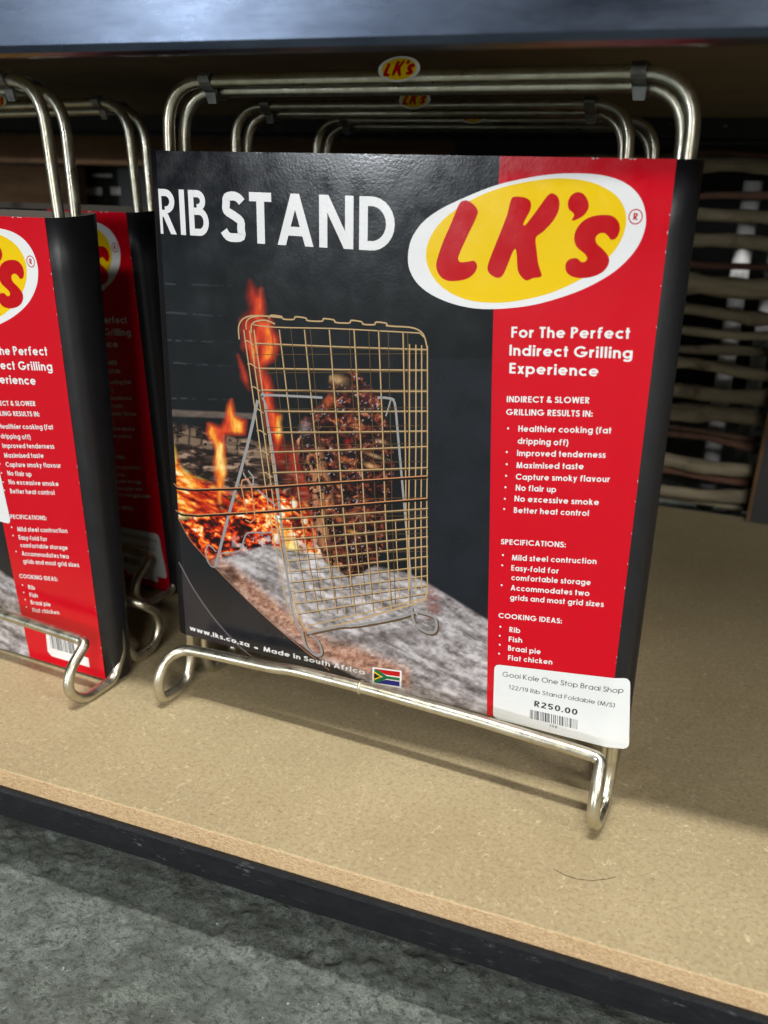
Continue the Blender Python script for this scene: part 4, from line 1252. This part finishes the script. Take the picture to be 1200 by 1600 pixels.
# ------------------------------------------------------------------ things behind
scr = empty('stick_screen', 'rustic screen of rough horizontal sticks standing behind the shelf at the right', 'stick fence', sf(0.4, .56, 0))
rs = random.Random(21)
def stick(s0, s1, t, z, rad, mat, slope=0.0, wob=1.0):
    pts = []
    n = 60
    ph, ph2 = rs.random() * 9, rs.random() * 9
    for i in range(n + 1):
        f = i / n
        s = s0 + (s1 - s0) * f
        pts.append(sf(s, t + .003 * math.sin(f * 7 + ph2) * wob, z + slope * (s - .3) + (.0034 * math.sin(f * 9 + ph) + .0016 * math.sin(f * 27 + ph2)) * wob))
    k1, k2, tp = rs.random(), rs.random(), rs.uniform(-.15, .15)
    fr = lambda f: rad * (1 + tp * (f - .5) * 2 + .42 * math.exp(-((f - k1) / .016) ** 2) + .3 * math.exp(-((f - k2) / .03) ** 2) + .05 * math.sin(f * 40 + ph))
    vs, fs = tube(pts, fr, 10)
    # rough out-of-round
    vs = [v + Vector((0, rs.uniform(-.07, .07) * rad, rs.uniform(-.11, .11) * rad)) for v in vs]
    o = link('stick', mesh_of('stick', vs, fs), mat, None, smooth=True)
    under(o, scr)
def zpx(y, x=1145, t=.555):
    d = CR * ((x - 600) / FPX) - CU * ((y - 800) / FPX) + CF
    q = (t - NS.dot(CAM)) / NS.dot(d)
    return (CAM + d * q).z
for y, th, t, mt, sl in ((262, 24, .555, 'bark', 0), (244, 10, .60, 'barkred', 0), (305, 11, .59, 'barkred', .03), (339, 19, .555, 'bark', -.02), (377, 23, .56, 'bark', .01), (443, 30, .555, 'bark', .06), (420, 12, .61, 'barkred', 0), (489, 19, .56, 'bark', .02), (521, 15, .565, 'bark', -.02), (545, 16, .60, 'bark', .04), (578, 19, .555, 'bark', .02), (617, 26, .555, 'bark', -.03), (656, 26, .56, 'bark', 0), (676, 12, .60, 'barkred', 0), (697, 12, .58, 'barkred', -.04), (727, 24, .557, 'bark', -.03), (752, 15, .57, 'barkred', -.05), (775, 20, .556, 'bark', .02), (792, 14, .575, 'bark', 0)):
    stick(.10 + rs.uniform(-.01, .02), .72, t, zpx(y, t=t), th / 2 / 1460 * .90, M[mt], sl)
for s in (.165, .47, .66):
    for dt in (-.0,):
        pts = [sf(s + .004 * math.sin(k), .578, -.07 + .045 * k) for k in range(10)]
        vs, fs = tube(pts, .006, 10)
        under(link('upright', mesh_of('upright', vs, fs), M['barkred'], smooth=True), scr)

def pole(s, t, r_, z0, z1, label):
    vs, fs = tube([sf(s, t, z0), sf(s, t, (z0 + z1) / 2), sf(s, t, z1)], r_, 20)
    o = link('white_pole', mesh_of('white_pole', vs, fs), M['pole'], smooth=True)
    o.location = (0, 0, 0)
    tag(o, label, 'pole', 'white poles behind the stick screen')
def spx(x, y, t):
    d = CR * ((x - 600) / FPX) - CU * ((y - 800) / FPX) + CF
    q = (t - NS.dot(CAM)) / NS.dot(d)
    P = CAM + d * q
    return P.dot(XS), P.z
s_, z_ = spx(1168, 345, .65)
pole(s_, .65, .0095, -.05, spx(1180, 283, .65)[1], 'thick white pole seen through the stick screen, nearer the large sleeve')
s_, z_ = spx(1206, 430, .68)
pole(s_, .68, .0085, -.05, .5, 'white pole seen through the stick screen at the right edge of the photo')

# carton with a pale edge at the lower right
ct = empty('display_board', 'black board with a pale front edge leaning at the right edge of the photo', 'board', sf(.36, .5, 0))
A0, B0 = spx(1164, 818, .525)
A1, B1 = spx(1200, 640, .525)
def slab(name, pts, t0, t1, mat):
    vs = [sf(s, t0, z) for s, z in pts] + [sf(s, t1, z) for s, z in pts]
    n = len(pts)
    fs = [tuple(range(n)), tuple(range(2 * n - 1, n - 1, -1))] + [(i, n + i, n + (i + 1) % n, (i + 1) % n) for i in range(n)]
    me = mesh_of(name, vs, fs)
    bm = bmesh.new(); bm.from_mesh(me); bmesh.ops.recalc_face_normals(bm, faces=bm.faces); bm.to_mesh(me); bm.free()
    return under(link(name, me, mat), ct)
dx = (A1 - A0) / (B1 - max(B0, .0))
slab('panel', [(A0 + .004, .001), (A0 + .30, .001), (A0 + .30 + dx * .25, .25), (A0 + .004 + dx * .25, .25)], .520, .527, M['carton'])
slab('edge_strip', [(A0, .001), (A0 + .0038, .001), (A0 + .0038 + dx * .25, .25), (A0 + dx * .25, .25)], .5195, .5275, M['wood'])

# planks and cartons in the dark behind the left stands
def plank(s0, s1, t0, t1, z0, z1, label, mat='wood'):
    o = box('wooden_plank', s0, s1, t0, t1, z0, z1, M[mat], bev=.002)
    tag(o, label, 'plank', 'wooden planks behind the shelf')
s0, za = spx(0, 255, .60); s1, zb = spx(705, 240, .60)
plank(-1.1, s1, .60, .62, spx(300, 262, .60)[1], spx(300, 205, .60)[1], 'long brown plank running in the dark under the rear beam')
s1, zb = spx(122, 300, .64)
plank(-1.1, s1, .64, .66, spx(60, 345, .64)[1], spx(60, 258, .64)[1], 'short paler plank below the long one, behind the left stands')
def carton(x0, x1, y0, y1, t, marks, label):
    a, zt_ = spx(x0, y0, t); b, zb_ = spx(x1, y1, t)
    root = empty('carton', label, 'carton', sf((a + b) / 2, t, zb_))
    under(box('box', a, b, t, t + .12, zb_, zt_, M['carton'], bev=.002), root)
    for (mx, my, w_, h_) in marks:
        s, z = spx(mx, my, t)
        under(box('label', s, s + w_, t - .001, t - .0002, z, z + h_, M['label']), root)
carton(124, 240, 256, 420, .70, [(143, 276, .035, .004), (134, 304, .028, .010), (174, 304, .016, .010)], 'black carton with pale printed marks behind the left stands')

# a fallen hair on the board
hp = []
for (x, y) in ((866, 1358), (880, 1366), (900, 1373), (925, 1376), (950, 1373), (962, 1370)):
    d = CR * ((x - 600) / FPX) - CU * ((y - 800) / FPX) + CF
    q = (0.0003 - CAM.z) / d.z
    hp.append(CAM + d * q)
vs, fs = tube(hp, .00009, 6)
o = link('hair', mesh_of('hair', vs, fs), M['hair'])
tag(o, 'single dark curved hair lying on the board in front of the right foot', 'hair')
